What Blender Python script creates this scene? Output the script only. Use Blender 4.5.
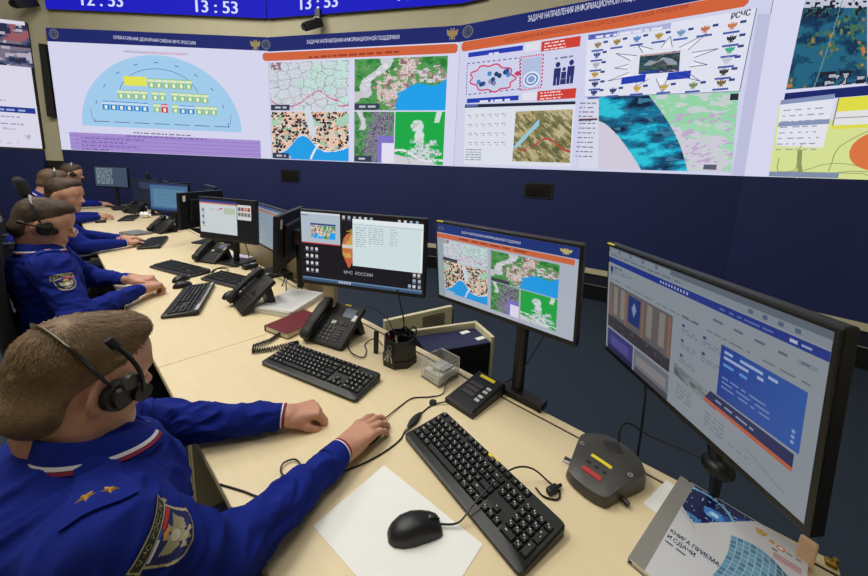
import bpy, bmesh, math, random
import numpy as np
from mathutils import Vector, Matrix, Euler

# ------------------------------------------------------------------ clear
for o in list(bpy.data.objects):
    bpy.data.objects.remove(o, do_unlink=True)
SC = bpy.context.scene
COL = SC.collection
PI = math.pi

# ------------------------------------------------------------------ camera
cam_data = bpy.data.cameras.new('camera')
cam_data.sensor_width = 36.0
cam_data.lens = 14.285
cam_data.shift_y = -0.0668          # the photograph is an off-centre crop
cam_data.clip_start = 0.02
cam = bpy.data.objects.new('camera', cam_data)
COL.objects.link(cam)
_y, _p, _r = math.radians(48.280), math.radians(9.601), math.radians(2.564)
_F = Vector((math.sin(_y)*math.cos(_p), math.cos(_y)*math.cos(_p), -math.sin(_p)))
_R = Vector((math.cos(_y), -math.sin(_y), 0))
_U = _R.cross(_F)
_R2 = _R*math.cos(_r) + _U*math.sin(_r)
_U2 = -_R*math.sin(_r) + _U*math.cos(_r)
cam.matrix_world = Matrix(((_R2.x, _U2.x, -_F.x, 0.0), (_R2.y, _U2.y, -_F.y, 0.0),
                           (_R2.z, _U2.z, -_F.z, 1.49978), (0, 0, 0, 1)))
SC.camera = cam

# ------------------------------------------------------------------ world, lights, exposure
SC.view_settings.view_transform = 'Standard'
SC.view_settings.look = 'None'
SC.view_settings.exposure = 0.0
SC.view_settings.gamma = 1.0
SC.view_settings.use_curve_mapping = False
world = bpy.data.worlds.new('world'); SC.world = world
world.use_nodes = True
world.node_tree.nodes['Background'].inputs[0].default_value = (0.9, 0.95, 1.0, 1)
world.node_tree.nodes['Background'].inputs[1].default_value = 0.02

def area_light(loc, size, size_y, power, color):
    d = bpy.data.lights.new('ceiling_light_source', 'AREA')
    d.shape = 'RECTANGLE'; d.size = size; d.size_y = size_y; d.energy = power; d.color = color
    o = bpy.data.objects.new('ceiling_light_source', d); COL.objects.link(o)
    o.location = loc
    return o
CEIL_LAMPS = [(-0.9, 0.3, 21), (-0.9, 2.6, 81), (-0.9, 5.2, 66), (1.3, 0.3, 14), (1.3, 2.6, 45), (0.9, 5.2, 38)]
for (lx, ly, lp) in CEIL_LAMPS:
    area_light((lx, ly, 4.93), 1.15, 1.15, lp, (1.0, 0.965, 0.895))

# ------------------------------------------------------------------ materials
def lin(c):
    c = c/255.0
    return c/12.92 if c <= 0.04045 else ((c+0.055)/1.055)**2.4
def rgb(r, g, b): return (lin(r), lin(g), lin(b), 1.0)
MATS = {}
def mat(name, col, rough=0.5, metal=0.0, noise=0.0, nscale=30.0, bump=0.0, bscale=200.0, spec=0.5, stretch=None):
    if name in MATS: return MATS[name]
    m = bpy.data.materials.new(name); m.use_nodes = True
    nt = m.node_tree; b = nt.nodes['Principled BSDF']
    b.inputs['Roughness'].default_value = rough
    b.inputs['Metallic'].default_value = metal
    b.inputs['Specular IOR Level'].default_value = spec
    c = rgb(*col)
    tc = nt.nodes.new('ShaderNodeTexCoord'); mp = nt.nodes.new('ShaderNodeMapping')
    nt.links.new(tc.outputs['Object'], mp.inputs[0])
    if stretch: mp.inputs['Scale'].default_value = stretch
    n = nt.nodes.new('ShaderNodeTexNoise'); n.inputs['Scale'].default_value = nscale; n.inputs['Detail'].default_value = 4
    nt.links.new(mp.outputs[0], n.inputs['Vector'])
    mx = nt.nodes.new('ShaderNodeMix'); mx.data_type = 'RGBA'
    lo = [max(0, x*(1-noise)) for x in c[:3]]+[1]; hi = [min(1, x*(1+noise)) for x in c[:3]]+[1]
    mx.inputs[6].default_value = lo; mx.inputs[7].default_value = hi
    nt.links.new(n.outputs['Fac'], mx.inputs[0]); nt.links.new(mx.outputs[2], b.inputs['Base Color'])
    if bump:
        n2 = nt.nodes.new('ShaderNodeTexNoise'); n2.inputs['Scale'].default_value = bscale; n2.inputs['Detail'].default_value = 3
        nt.links.new(mp.outputs[0], n2.inputs['Vector'])
        bp = nt.nodes.new('ShaderNodeBump'); bp.inputs['Strength'].default_value = bump; bp.inputs['Distance'].default_value = 0.002
        nt.links.new(n2.outputs['Fac'], bp.inputs['Height']); nt.links.new(bp.outputs[0], b.inputs['Normal'])
    MATS[name] = m
    return m
def attr_mat(name, emit=0.0, rough=0.4, base_black=True):
    """one material whose colour comes from the content drawn on the surface"""
    if name in MATS: return MATS[name]
    m = bpy.data.materials.new(name); m.use_nodes = True
    nt = m.node_tree; b = nt.nodes['Principled BSDF']
    a = nt.nodes.new('ShaderNodeAttribute'); a.attribute_name = 'content'
    b.inputs['Roughness'].default_value = rough
    if emit > 0:
        b.inputs['Base Color'].default_value = (0.01, 0.01, 0.012, 1)
        b.inputs['Specular IOR Level'].default_value = 0.0 if 'led' in name else 0.25
        nt.links.new(a.outputs['Color'], b.inputs['Emission Color'])
        b.inputs['Emission Strength'].default_value = emit
    else:
        nt.links.new(a.outputs['Color'], b.inputs['Base Color'])
    MATS[name] = m
    return m
led = attr_mat('video_wall_leds', 1.0, 0.9)
lcd = attr_mat('monitor_panel', 1.0, 0.28)
print_paper = attr_mat('printed_paper', 0.0, 0.35)

m_desk = mat('birch_laminate', (226, 208, 168), 0.42, 0, 0.05, 9, 0.02, 60, stretch=(6, 1, 1))
m_desk_edge = mat('laminate_edge', (214, 196, 150), 0.45, 0, 0.05, 20)
m_panel = mat('desk_panel_beige', (200, 186, 148), 0.5, 0, 0.04, 15)
m_carpet = mat('carpet', (36, 48, 64), 0.95, 0, 0.3, 220, 0.6, 500)
m_beige_wall = mat('wall_paint_beige', (196, 190, 160), 0.8, 0, 0.03, 4, 0.05, 120)
m_navy_wall = mat('wall_panel_navy', (26, 38, 92), 0.75, 0, 0.08, 3, 0.05, 200)
m_ceiling = mat('ceiling_paint', (150, 150, 146), 0.9, 0, 0.02, 5)
m_black = mat('black_plastic', (18, 18, 19), 0.42, 0, 0.15, 60, 0.05, 900)
m_black_soft = mat('black_soft_plastic', (24, 24, 24), 0.6, 0, 0.15, 80, 0.08, 700)
m_key = mat('key_plastic', (15, 15, 16), 0.5, 0, 0.2, 90)
m_gloss = mat('gloss_black', (14, 14, 15), 0.2, 0, 0.1, 40)
m_legend = mat('key_legend', (215, 215, 210), 0.5)
m_dark_grey = mat('dark_grey_plastic', (62, 60, 56), 0.38, 0, 0.1, 60, 0.06, 900)
m_grey = mat('grey_plastic', (120, 120, 118), 0.45, 0, 0.08, 60)
m_lgrey = mat('light_grey', (176, 176, 172), 0.5, 0, 0.05, 50)
m_yellow = mat('yellow_label', (228, 208, 40), 0.55, 0, 0.06, 120)
m_white = mat('white_paper', (238, 238, 234), 0.7, 0, 0.02, 30)
m_cream = mat('cream_plastic', (216, 208, 172), 0.5, 0, 0.04, 30)
m_red = mat('red_plastic', (176, 36, 30), 0.4, 0, 0.08, 40)
m_maroon = mat('maroon_leatherette', (104, 24, 30), 0.5, 0, 0.15, 80, 0.2, 400)
m_pages = mat('page_edges', (226, 218, 192), 0.8, 0, 0.1, 300)
m_steel = mat('brushed_steel', (180, 182, 184), 0.3, 1.0, 0.05, 60)
m_silver = mat('satin_silver', (206, 204, 190), 0.35, 0.35, 0.05, 60)
m_brass = mat('brass', (190, 160, 70), 0.3, 1.0, 0.05, 60)
m_shirt = mat('royal_blue_jersey', (18, 36, 126), 0.9, 0, 0.14, 40, 0.3, 1400, spec=0.2)
m_stripe_w = mat('collar_white', (216, 212, 218), 0.8)
m_stripe_r = mat('collar_maroon', (128, 30, 62), 0.8)
m_trouser = mat('navy_trousers', (24, 28, 46), 0.9, 0, 0.15, 60, 0.2, 900)
m_skin = mat('skin', (198, 146, 120), 0.5, 0, 0.09, 35, 0.08, 500)
m_lip = mat('lips', (178, 112, 98), 0.5, 0, 0.06, 60)
m_eye = mat('eye_white', (222, 218, 212), 0.25)
m_iris = mat('iris', (58, 50, 44), 0.2)
m_hair_a = mat('hair_light_brown', (130, 104, 74), 0.6, 0, 0.35, 55, 0.4, 300)
m_hair_b = mat('hair_dark_brown', (74, 56, 44), 0.6, 0, 0.3, 55, 0.4, 300)
m_hair_c = mat('hair_mid_brown', (96, 74, 54), 0.6, 0, 0.3, 55, 0.4, 300)
m_gold = mat('gold_star', (226, 178, 86), 0.35, 0.7, 0.1, 80)
m_thread = mat('beige_thread', (186, 178, 140), 0.85, 0, 0.2, 500)
m_thread_dk = mat('dark_thread', (22, 26, 52), 0.9, 0, 0.15, 500)
m_chair = mat('black_chair_fabric', (24, 24, 27), 0.85, 0, 0.2, 120, 0.3, 900)
m_peach = mat('pale_wood', (230, 190, 150), 0.55, 0, 0.08, 25, stretch=(1, 1, 6))
m_navy_lid = mat('navy_lacquer', (28, 34, 74), 0.5, 0, 0.06, 20)
m_glass = bpy.data.materials.new('clear_acrylic'); m_glass.use_nodes = True
_b = m_glass.node_tree.nodes['Principled BSDF']
_b.inputs['Base Color'].default_value = (0.93, 0.94, 0.92, 1); _b.inputs['Roughness'].default_value = 0.08
_b.inputs['Transmission Weight'].default_value = 0.86; _b.inputs['IOR'].default_value = 1.15
m_lamp = bpy.data.materials.new('lamp_diffuser'); m_lamp.use_nodes = True
_b = m_lamp.node_tree.nodes['Principled BSDF']
_b.inputs['Emission Color'].default_value = (1, 0.97, 0.9, 1); _b.inputs['Emission Strength'].default_value = 2.0

# ------------------------------------------------------------------ object helpers
def tag(o, label=None, cat=None, group=None, kind=None):
    if label: o['label'] = label
    if cat: o['category'] = cat
    if group: o['group'] = group
    if kind: o['kind'] = kind
    return o
def thing(name, label, cat, loc=(0, 0, 0), rz=0.0, group=None):
    o = bpy.data.objects.new(name, None); COL.objects.link(o)
    o.empty_display_size = 0.05
    o.location = loc; o.rotation_euler = (0, 0, rz)
    return tag(o, label, cat, group)
def copy_tree(o, parent=None):
    c = o.copy(); COL.objects.link(c)
    if parent: c.parent = parent
    for ch in list(o.children): copy_tree(ch, c)
    return c

class MB:
    def __init__(self): self.bm = bmesh.new(); self.mats = []
    def mi(self, m):
        if m not in self.mats: self.mats.append(m)
        return self.mats.index(m)
    def _fin(self, verts, m, mtx):
        if mtx is not None: bmesh.ops.transform(self.bm, matrix=mtx, verts=verts)
        i = self.mi(m); vs = set(verts)
        for v in verts:
            for f in v.link_faces: f.material_index = i
    def box(self, c, s, m, rot=None, bevel=0.0, seg=2):
        r = bmesh.ops.create_cube(self.bm, size=1.0)
        vs = r['verts']
        for v in vs: v.co = Vector((v.co.x*s[0], v.co.y*s[1], v.co.z*s[2]))
        if bevel > 0:
            es = list({e for v in vs for e in v.link_edges})
            b = bmesh.ops.bevel(self.bm, geom=es, offset=min(bevel, min(s)*0.49), segments=seg, profile=0.5, affect='EDGES')
            vs = list({v for f in b['faces'] for v in f.verts} | {v for v in vs if v.is_valid})
        mt = Matrix.Translation(c)
        if rot is not None: mt = mt @ Euler(rot).to_matrix().to_4x4()
        self._fin(vs, m, mt); return self
    def cyl(self, p0, p1, r0, r1, m, seg=20, caps=True):
        p0, p1 = Vector(p0), Vector(p1); d = p1-p0
        r = bmesh.ops.create_cone(self.bm, cap_ends=caps, segments=seg, radius1=r0, radius2=r1, depth=d.length)
        q = d.to_track_quat('Z', 'Y').to_matrix().to_4x4()
        self._fin(r['verts'], m, Matrix.Translation((p0+p1)/2) @ q); return self
    def ball(self, c, rad, m, rot=None, seg=20):
        r = bmesh.ops.create_uvsphere(self.bm, u_segments=seg, v_segments=max(6, seg//2), radius=1.0)
        if not hasattr(rad, '__len__'): rad = (rad,)*3
        mt = Matrix.Translation(c)
        if rot is not None: mt = mt @ Euler(rot).to_matrix().to_4x4()
        mt = mt @ Matrix.Diagonal((*rad, 1))
        self._fin(r['verts'], m, mt); return self
    def prism(self, poly, z0, z1, m, mtx=None, top=None):
        """vertical prism of a plan outline; top = optional second outline"""
        i = self.mi(m); n = len(poly); top = top or poly
        lo = [self.bm.verts.new((p[0], p[1], z0 if len(p) < 3 else p[2])) for p in poly]
        hi = [self.bm.verts.new((p[0], p[1], z1 if len(p) < 3 else p[2])) for p in top]
        fs = [self.bm.faces.new(lo[::-1]), self.bm.faces.new(hi)]
        for k in range(n): fs.append(self.bm.faces.new((lo[k], lo[(k+1) % n], hi[(k+1) % n], hi[k])))
        for f in fs: f.material_index = i
        if mtx is not None: bmesh.ops.transform(self.bm, matrix=mtx, verts=lo+hi)
        return self
    def loft(self, rings, m, cap=True, closed=True):
        i = self.mi(m); R = [[self.bm.verts.new(p) for p in ring] for ring in rings]; n = len(R[0])
        for a, b in zip(R, R[1:]):
            for k in range(n if closed else n-1):
                f = self.bm.faces.new((a[k], a[(k+1) % n], b[(k+1) % n], b[k])); f.material_index = i
        if cap and closed:
            self.bm.faces.new(R[0][::-1]).material_index = i; self.bm.faces.new(R[-1]).material_index = i
        return self
    def tube(self, pts, r, m, seg=8):
        pts = [Vector(p) for p in pts]; rings = []
        up = Vector((0, 0, 1))
        prev = None
        for k, p in enumerate(pts):
            t = (pts[min(k+1, len(pts)-1)]-pts[max(k-1, 0)])
            if t.length < 1e-9: t = Vector((1, 0, 0))
            t.normalize()
            a = t.cross(up if prev is None else prev.cross(t).normalized() if False else up)
            if a.length < 0.05: a = t.cross(Vector((1, 0, 0)))
            a.normalize(); b = t.cross(a)
            rr = r[k] if hasattr(r, '__len__') else r
            rings.append([p + (a*math.cos(2*PI*j/seg) + b*math.sin(2*PI*j/seg))*rr for j in range(seg)])
        return self.loft(rings, m)
    def quad(self, pts, m):
        f = self.bm.faces.new([self.bm.verts.new(p) for p in pts]); f.material_index = self.mi(m); return self
    def build(self, name, parent=None, smooth=False, loc=None, rot=None):
        bmesh.ops.recalc_face_normals(self.bm, faces=self.bm.faces)
        me = bpy.data.meshes.new(name); self.bm.to_mesh(me); self.bm.free()
        for m in self.mats: me.materials.append(m)
        o = bpy.data.objects.new(name, me); COL.objects.link(o)
        if parent: o.parent = parent
        if loc is not None: o.location = loc
        if rot is not None: o.rotation_euler = rot
        if smooth:
            me.polygons.foreach_set('use_smooth', [True]*len(me.polygons))
            me.set_sharp_from_angle(angle=math.radians(38))
        return o
def spline(pts, n=10):
    """Catmull-Rom through the points"""
    P = [np.array(p, float) for p in pts]; P = [2*P[0]-P[1]]+P+[2*P[-1]-P[-2]]
    out = []
    for i in range(1, len(P)-2):
        a, b, c, d = P[i-1:i+3]
        for k in range(n):
            t = k/n
            out.append(0.5*((2*b)+(c-a)*t+(2*a-5*b+4*c-d)*t*t+(3*b-a-3*c+d)*t**3))
    out.append(P[-2]); return [tuple(q) for q in out]

# ------------------------------------------------------------------ drawn content (screens, prints)
def hash2(ix, iy, seed):
    h = (ix.astype(np.int64)*374761393 + iy.astype(np.int64)*668265263 + seed*1442695041) & 0x7fffffff
    h = ((h ^ (h >> 13))*1274126177) & 0x7fffffff
    return ((h ^ (h >> 16)) & 0xffff)/65535.0
def vnoise(x, y, seed=0):
    ix, iy = np.floor(x), np.floor(y); fx, fy = x-ix, y-iy
    fx = fx*fx*(3-2*fx); fy = fy*fy*(3-2*fy)
    a, b = hash2(ix, iy, seed), hash2(ix+1, iy, seed); c, d = hash2(ix, iy+1, seed), hash2(ix+1, iy+1, seed)
    return (a*(1-fx)+b*fx)*(1-fy)+(c*(1-fx)+d*fx)*fy
def fbm(x, y, seed=0, o=4):
    s = 0; a = 0.5
    for k in range(o): s = s+a*vnoise(x*2**k, y*2**k, seed+k*17); a *= 0.5
    return s/(1-0.5**o)
_text_cache = {}
def text_tris(s):
    if s in _text_cache: return _text_cache[s]
    cu = bpy.data.curves.new('lettering', 'FONT'); cu.body = s; cu.size = 1.0; cu.resolution_u = 3
    ob = bpy.data.objects.new('lettering', cu); COL.objects.link(ob)
    bpy.context.view_layer.update()
    me = bpy.data.meshes.new_from_object(ob.evaluated_get(bpy.context.evaluated_depsgraph_get()))
    me.calc_loop_triangles()
    V = np.array([v.co[:2] for v in me.vertices]).reshape(-1, 2)
    T = [tuple(t.vertices) for t in me.loop_triangles]
    bpy.data.objects.remove(ob); bpy.data.curves.remove(cu); bpy.data.meshes.remove(me)
    if len(V):
        V = V-np.array([V[:, 0].min(), 0]); 
    _text_cache[s] = (V, T); return V, T
def C(r, g, b): return (lin(r), lin(g), lin(b))
class Draw:
    """collects flat coloured polygons in (u,v), u right, v up; q = bilinear cell of four corners"""
    def __init__(self): self.polys = []; self.gain = 1.0
    def poly(self, pts, col, layer=1): self.polys.append(([(float(a), float(b)) for a, b in pts], col, layer))
    def rect(self, u0, v0, u1, v1, col, layer=1): self.poly([(u0, v0), (u1, v0), (u1, v1), (u0, v1)], col, layer)
    def line(self, pts, w, col, layer=2, close=False):
        pts = [np.array(p, float) for p in pts]
        if close: pts = pts+[pts[0]]
        for a, b in zip(pts, pts[1:]):
            d = b-a; L = np.linalg.norm(d)
            if L < 1e-9: continue
            n = np.array([-d[1], d[0]])/L*w/2
            self.poly([a-n, b-n, b+n, a+n], col, layer)
    def disc(self, c, ru, rv, col, layer=2, n=20, a0=0, a1=2*PI):
        p = [(c[0]+ru*math.cos(a0+(a1-a0)*k/n), c[1]+rv*math.sin(a0+(a1-a0)*k/n)) for k in range(n+(0 if a1-a0 > 6.28 else 1))]
        self.poly(p, col, layer)
    def grid(self, q, arr, layer=1):
        """q = corners (bottom-left, bottom-right, top-right, top-left); arr[row from top][col] -> rgb"""
        bl, br, tr, tl = [np.array(p, float) for p in q]
        ny, nx = arr.shape[:2]
        def P(i, j):
            u, v = i/nx, j/ny
            return (tl*(1-u)+tr*u)*(1-v)+(bl*(1-u)+br*u)*v
        G = [[tuple(P(i, j)) for i in range(nx+1)] for j in range(ny+1)]
        for j in range(ny):
            for i in range(nx):
                self.polys.append(([G[j+1][i], G[j+1][i+1], G[j][i+1], G[j][i]], tuple(arr[j, i]), layer))
    def quad(self, q, col, layer=1): self.poly(q, col, layer)
    def text(self, s, bl, br, h, col, layer=3, bold=0.0):
        """text fitted between two baseline ends, cap height h (up = perpendicular, kept vertical in v)"""
        V, T = text_tris(s)
        if not len(V): return
        w = V[:, 0].max(); bl = np.array(bl, float); br = np.array(br, float)
        e = (br-bl)/w
        P = [tuple(bl+e*x+np.array([0, h/0.73*y])) for x, y in V]
        for dx in ([0, bold] if bold else [0]):
            for t in T: self.polys.append(([(P[k][0]+dx, P[k][1]) for k in t], col, layer))
    def text_up(self, s, bl, br, upv, col, layer=3):
        V, T = text_tris(s); w = V[:, 0].max(); bl = np.array(bl, float); e = (np.array(br, float)-bl)/w; upv = np.array(upv, float)
        P = [tuple(bl+e*x+upv*y/0.73) for x, y in V]
        for t in T: self.polys.append(([P[k] for k in t], col, layer))
    def greek(self, a, b, h, col, layer=2, seed=0, fill=0.75):
        """illegible small print: a broken row of short dashes"""
        r = random.Random(seed); a = np.array(a, float); b = np.array(b, float); L = np.linalg.norm(b-a); e = (b-a)/L; x = 0
        while x < L-h:
            w = min(L-x, h*r.uniform(1.2, 5)); p = a+e*x; q = a+e*(x+w)
            self.poly([p, q, (q[0], q[1]+h), (p[0], p[1]+h)], col, layer); x += w+h*r.uniform(.5, 1.2)/fill
    def emit(self, name, parent, mapfn, mtl, bends=(), step=0.0008, back=None):
        V = []; F = []; K = []
        for pts, col, layer in self.polys:
            pieces = [pts]
            for b in bends:
                nxt = []
                for p in pieces:
                    us = [q[0] for q in p]
                    if min(us) < b-1e-6 and max(us) > b+1e-6:
                        for sgn in (1, -1):
                            out = []
                            for k in range(len(p)):
                                A, B = p[k], p[(k+1) % len(p)]
                                ia, ib = (A[0]-b)*sgn >= 0, (B[0]-b)*sgn >= 0
                                if ia: out.append(A)
                                if ia != ib:
                                    t = (b-A[0])/(B[0]-A[0]); out.append((b, A[1]+t*(B[1]-A[1])))
                            if len(out) >= 3: nxt.append(out)
                    else: nxt.append(p)
                pieces = nxt
            for p in pieces:
                n0 = len(V); um = sum(q[0] for q in p)/len(p)
                V += [mapfn(q[0], q[1], layer*step, um) for q in p]
                F.append(tuple(range(n0, n0+len(p)))); K.append((col, len(p)))
        me = bpy.data.meshes.new(name); me.from_pydata(V, [], F)
        ca = me.color_attributes.new('content', 'FLOAT_COLOR', 'CORNER')
        buf = []
        for col, n in K: buf += [col[0]*self.gain, col[1]*self.gain, col[2]*self.gain, 1.0]*n
        ca.data.foreach_set('color', buf)
        me.materials.append(mtl)
        o = bpy.data.objects.new(name, me); COL.objects.link(o)
        if parent: o.parent = parent
        return o
def raster(d, u0, v0, u1, v1, nx, ny):
    """the drawn polygons sampled on a fine grid; returns colours and a mask (rows from the top)"""
    U, V = np.meshgrid(u0+(np.arange(nx)+.5)/nx*(u1-u0), v1-(np.arange(ny)+.5)/ny*(v1-v0)); out = np.zeros((ny, nx, 3)); mk = np.zeros((ny, nx), bool)
    for pts, col, layer in sorted(d.polys, key=lambda q: q[2]):
        ins = np.zeros((ny, nx), bool)
        for k in range(len(pts)):
            (xa, ya), (xb, yb) = pts[k], pts[(k+1) % len(pts)]
            if ya == yb: continue
            ins ^= ((ya > V) != (yb > V)) & (U < (xb-xa)*(V-ya)/(yb-ya)+xa)
        out[ins] = col; mk |= ins
    return out, mk
def col_arr(mask_list, shape):
    out = np.zeros((*shape, 3))
    for m, c in mask_list: out[m] = C(*c)
    return out
def mgrid(nx, ny):
    return np.meshgrid((np.arange(nx)+.5)/nx, (np.arange(ny)+.5)/ny)   # x right, y down from top

# map pictures -------------------------------------------------------
def edges(F, lv, w):
    gy, gx = np.gradient(F); g = np.hypot(gx, gy)+1e-6
    return np.abs(F-lv)/g < w
def cells(X, Y, n, seed):
    """distance-to-border of a jittered cell pattern (town plots, districts)"""
    ix, iy = np.floor(X*n), np.floor(Y*n); best = np.full(X.shape, 9.0); sec = np.full(X.shape, 9.0); idn = np.zeros(X.shape)
    for dx in (-1, 0, 1):
        for dy in (-1, 0, 1):
            cx, cy = ix+dx, iy+dy; px_ = cx+.15+.7*hash2(cx, cy, seed); py_ = cy+.15+.7*hash2(cx, cy, seed+9)
            d = np.hypot(X*n-px_, Y*n-py_); m = d < best; sec = np.where(m, best, np.minimum(sec, d)); idn = np.where(m, hash2(cx, cy, seed+31), idn); best = np.where(m, d, best)
    return sec-best, idn
def map_regions(nx, ny, seed):
    X, Y = mgrid(nx, ny); n = fbm(X*5, Y*4, seed); a = np.zeros((ny, nx, 3)); a[:] = C(206, 212, 220)
    a[(n+.25*(X-.5)-.35*(Y-.4) > .50)] = C(194, 222, 216); a[(n-.4*Y > .42) & (X > .1) & (X < .7)] = C(190, 220, 208)
    wx, wy = X+.05*(fbm(X*9, Y*9, seed+2)-.5), Y+.05*(fbm(X*9+5, Y*9, seed+2)-.5)
    b, i = cells(wx, wy*.8, 7, seed); a[b < .06] = C(158, 160, 172)
    b2, i2 = cells(wx, wy*.8, 15, seed+4); a[(b2 < .07) & (i2 > .35)] = C(178, 182, 194)
    e = np.abs(Y-(.80-.20*np.exp(-((X-.62)/.12)**2)+.12*np.sin(X*7)*(X < .5)+.10*(X > .86)+.07*(fbm(X*12, Y*12, seed+3)-.5)))
    a[e < .012] = C(206, 96, 140); a[(Y < .16) & (X < .16) & (fbm(X*30, Y*30, 5) > .5)] = C(146, 110, 120)
    return a
def map_coast(nx, ny, seed):
    X, Y = mgrid(nx, ny); n = fbm(X*6, Y*6, seed); f = fbm(X*18, Y*18, seed+6)
    a = np.zeros((ny, nx, 3)); a[:] = C(62, 138, 66); a[f > .54] = C(84, 150, 82); a[f < .42] = C(40, 122, 50); a[(n > .6)] = C(104, 154, 96)
    r = X-(.36-.40*Y+.05*np.sin(Y*11)+.05*(f-.5)); a[(np.abs(r) < .05+.03*n) & (Y < .75)] = C(200, 202, 210); a[(r < -.02) & (Y > .62)] = C(196, 196, 200)
    a[(np.abs(r) < .04) & (f > .56) & (Y < .7)] = C(222, 222, 228)
    c = ((X-.60)/.12)**2+((Y-.30)/.40)**2+(f-.5)*3.2; c2 = ((X-.44)/.17)**2+((Y-.66)/.34)**2+(f-.5)*4; c3 = ((X-.82)/.17)**2+((Y-.33)/.13)**2+(f-.5)*4
    town = np.minimum(np.minimum(c, c2), c3); a[town < 1] = C(198, 176, 170); a[(c3 < 1)] = C(196, 196, 206)
    b, i = cells(X, Y*.7, 24, seed+2); a[(town < 1.05) & (b < .16)] = C(226, 216, 214); a[(town < .8) & (i > .72)] = C(140, 104, 104); a[(town < 1.5) & (i > .86)] = C(168, 140, 140)
    a[(town < 1) & (i < .14)] = C(110, 150, 106)
    w = (X > .50+.10*(f-.5)-.07*(Y-.5)) & (Y > .60-.32*np.clip(X-.5, 0, 1)+.05*np.sin(X*16)+.05*(f-.5)); a[w] = C(26, 158, 232)
    return a
def map_town(nx, ny, seed):
    X, Y = mgrid(nx, ny); f = fbm(X*9, Y*9, seed); n = fbm(X*4, Y*4, seed+3); a = np.zeros((ny, nx, 3)); a[:] = C(222, 188, 164)
    b, i = cells(X, Y*.7, 22, seed); a[i > .60] = C(214, 160, 128); a[i > .78] = C(52, 40, 40); a[b < .10] = C(236, 228, 222); a[(i < .10)] = C(150, 190, 160)
    b2, i2 = cells(X, Y*.7, 40, seed+8); a[(i2 > .80) & (i < .78)] = C(64, 50, 48)
    a[(n > .60) & (Y < .3)] = C(166, 204, 180)
    a[(np.abs(X-.50-.14*(Y-.1)) < .045) & (Y < .5)] = C(206, 214, 222)
    sh = .90-.42*np.exp(-((X-.42)/.20)**2)-.30*np.clip(X-.62, 0, 1)*1.7+.05*(f-.5)
    a[Y > sh] = C(32, 156, 228); a[(Y > sh) & (Y < sh+.02)] = C(226, 226, 232)
    r = np.abs(X-(.52+.46*(.98-Y)**1.3)); a[(r < .014) & (Y > .5) & (Y > sh-.1)] = C(228, 232, 238); a[(Y > .93) & (X < .26)] = C(150, 180, 210)
    return a
def map_city(nx, ny, seed):
    X, Y = mgrid(nx, ny); f = fbm(X*12, Y*14, seed); a = np.zeros((ny, nx, 3)); a[:] = C(62, 132, 72); a[f > .54] = C(96, 150, 98); a[f < .42] = C(48, 116, 60)
    r = np.abs(X-(.12+.10*np.sin(Y*7)+.1*(f-.5))); a[(r < .07) & (Y < .35)] = C(204, 204, 212)
    c = ((X-.74+.34*Y)/.26)**2+((Y-.42)/.52)**2+(f-.5)*3.2; b, i = cells(X, Y*1.2, 20, seed+2)
    a[c < 1] = C(104, 100, 118); a[(c < 1) & (i > .6)] = C(72, 70, 92); a[(c < 1.05) & (b < .14)] = C(158, 154, 168); a[(c < 1.7) & (i > .84)] = C(120, 116, 134)
    a[(X > .60) & (Y > .46)] = C(126, 114, 196); a[(X > .70) & (Y > .60)] = C(226, 222, 240)
    return a
def map_plan(nx, ny, seed):
    X, Y = mgrid(nx, ny); f = fbm(X*9, Y*9, seed); a = np.zeros((ny, nx, 3)); a[:] = C(24, 166, 68)
    c = ((X-.46)/.13)**2+((Y-.28)/.13)**2+(f-.5)*2.4; c2 = ((X-.50)/.10)**2+((Y-.48)/.22)**2+(f-.5)*2; c3 = ((X-.58)/.34)**2+((Y-.80)/.26)**2+(f-.5)*3
    m = np.minimum(np.minimum(c, c2), c3); a[m < 1] = C(210, 218, 220)
    b, i = cells(X, Y, 22, seed+1); a[(m < 1) & (b < .10) & (Y > .5)] = C(150, 160, 172); a[(c3 < 1) & (i > .70)] = C(96, 176, 130); a[(m < 1) & (i < .10)] = C(176, 196, 190)
    a[(np.abs(Y-.86-.22*(X-.5)+.05*np.sin(X*8)) < .022)] = C(224, 224, 228); a[(Y > .92+.2*(X-.5))] = C(208, 204, 212)
    a[(np.abs(X-.84-.22*(.2-Y)) < .04+.02*f) & (Y < .2)] = C(206, 218, 212)
    a[(m > 1) & (m < 1.25) & (f > .5)] = C(120, 196, 140)
    return a
def map_terrain(nx, ny, seed):
    X, Y = mgrid(nx, ny); n = fbm(X*7, Y*7, seed); d = fbm((X+Y)*4, (X-Y)*14, seed+3)
    a = np.zeros((ny, nx, 3)); a[:] = C(148, 136, 92); a[n > .55] = C(122, 118, 78); a[n < .42] = C(176, 162, 116)
    a[d > .62] = C(96, 98, 66); a[(d < .36)] = C(186, 176, 140)
    e = np.abs(Y-(.66+.12*np.sin(X*8))); a[(e < .02) & (n > .45)] = C(180, 70, 60)
    r = np.abs((X-.25)*.75+(Y-.45)*.62); a[(r < .025+.02*n) & (Y > .12) & (Y < .72) & (X < .45)] = C(150, 196, 214)
    return a
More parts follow.
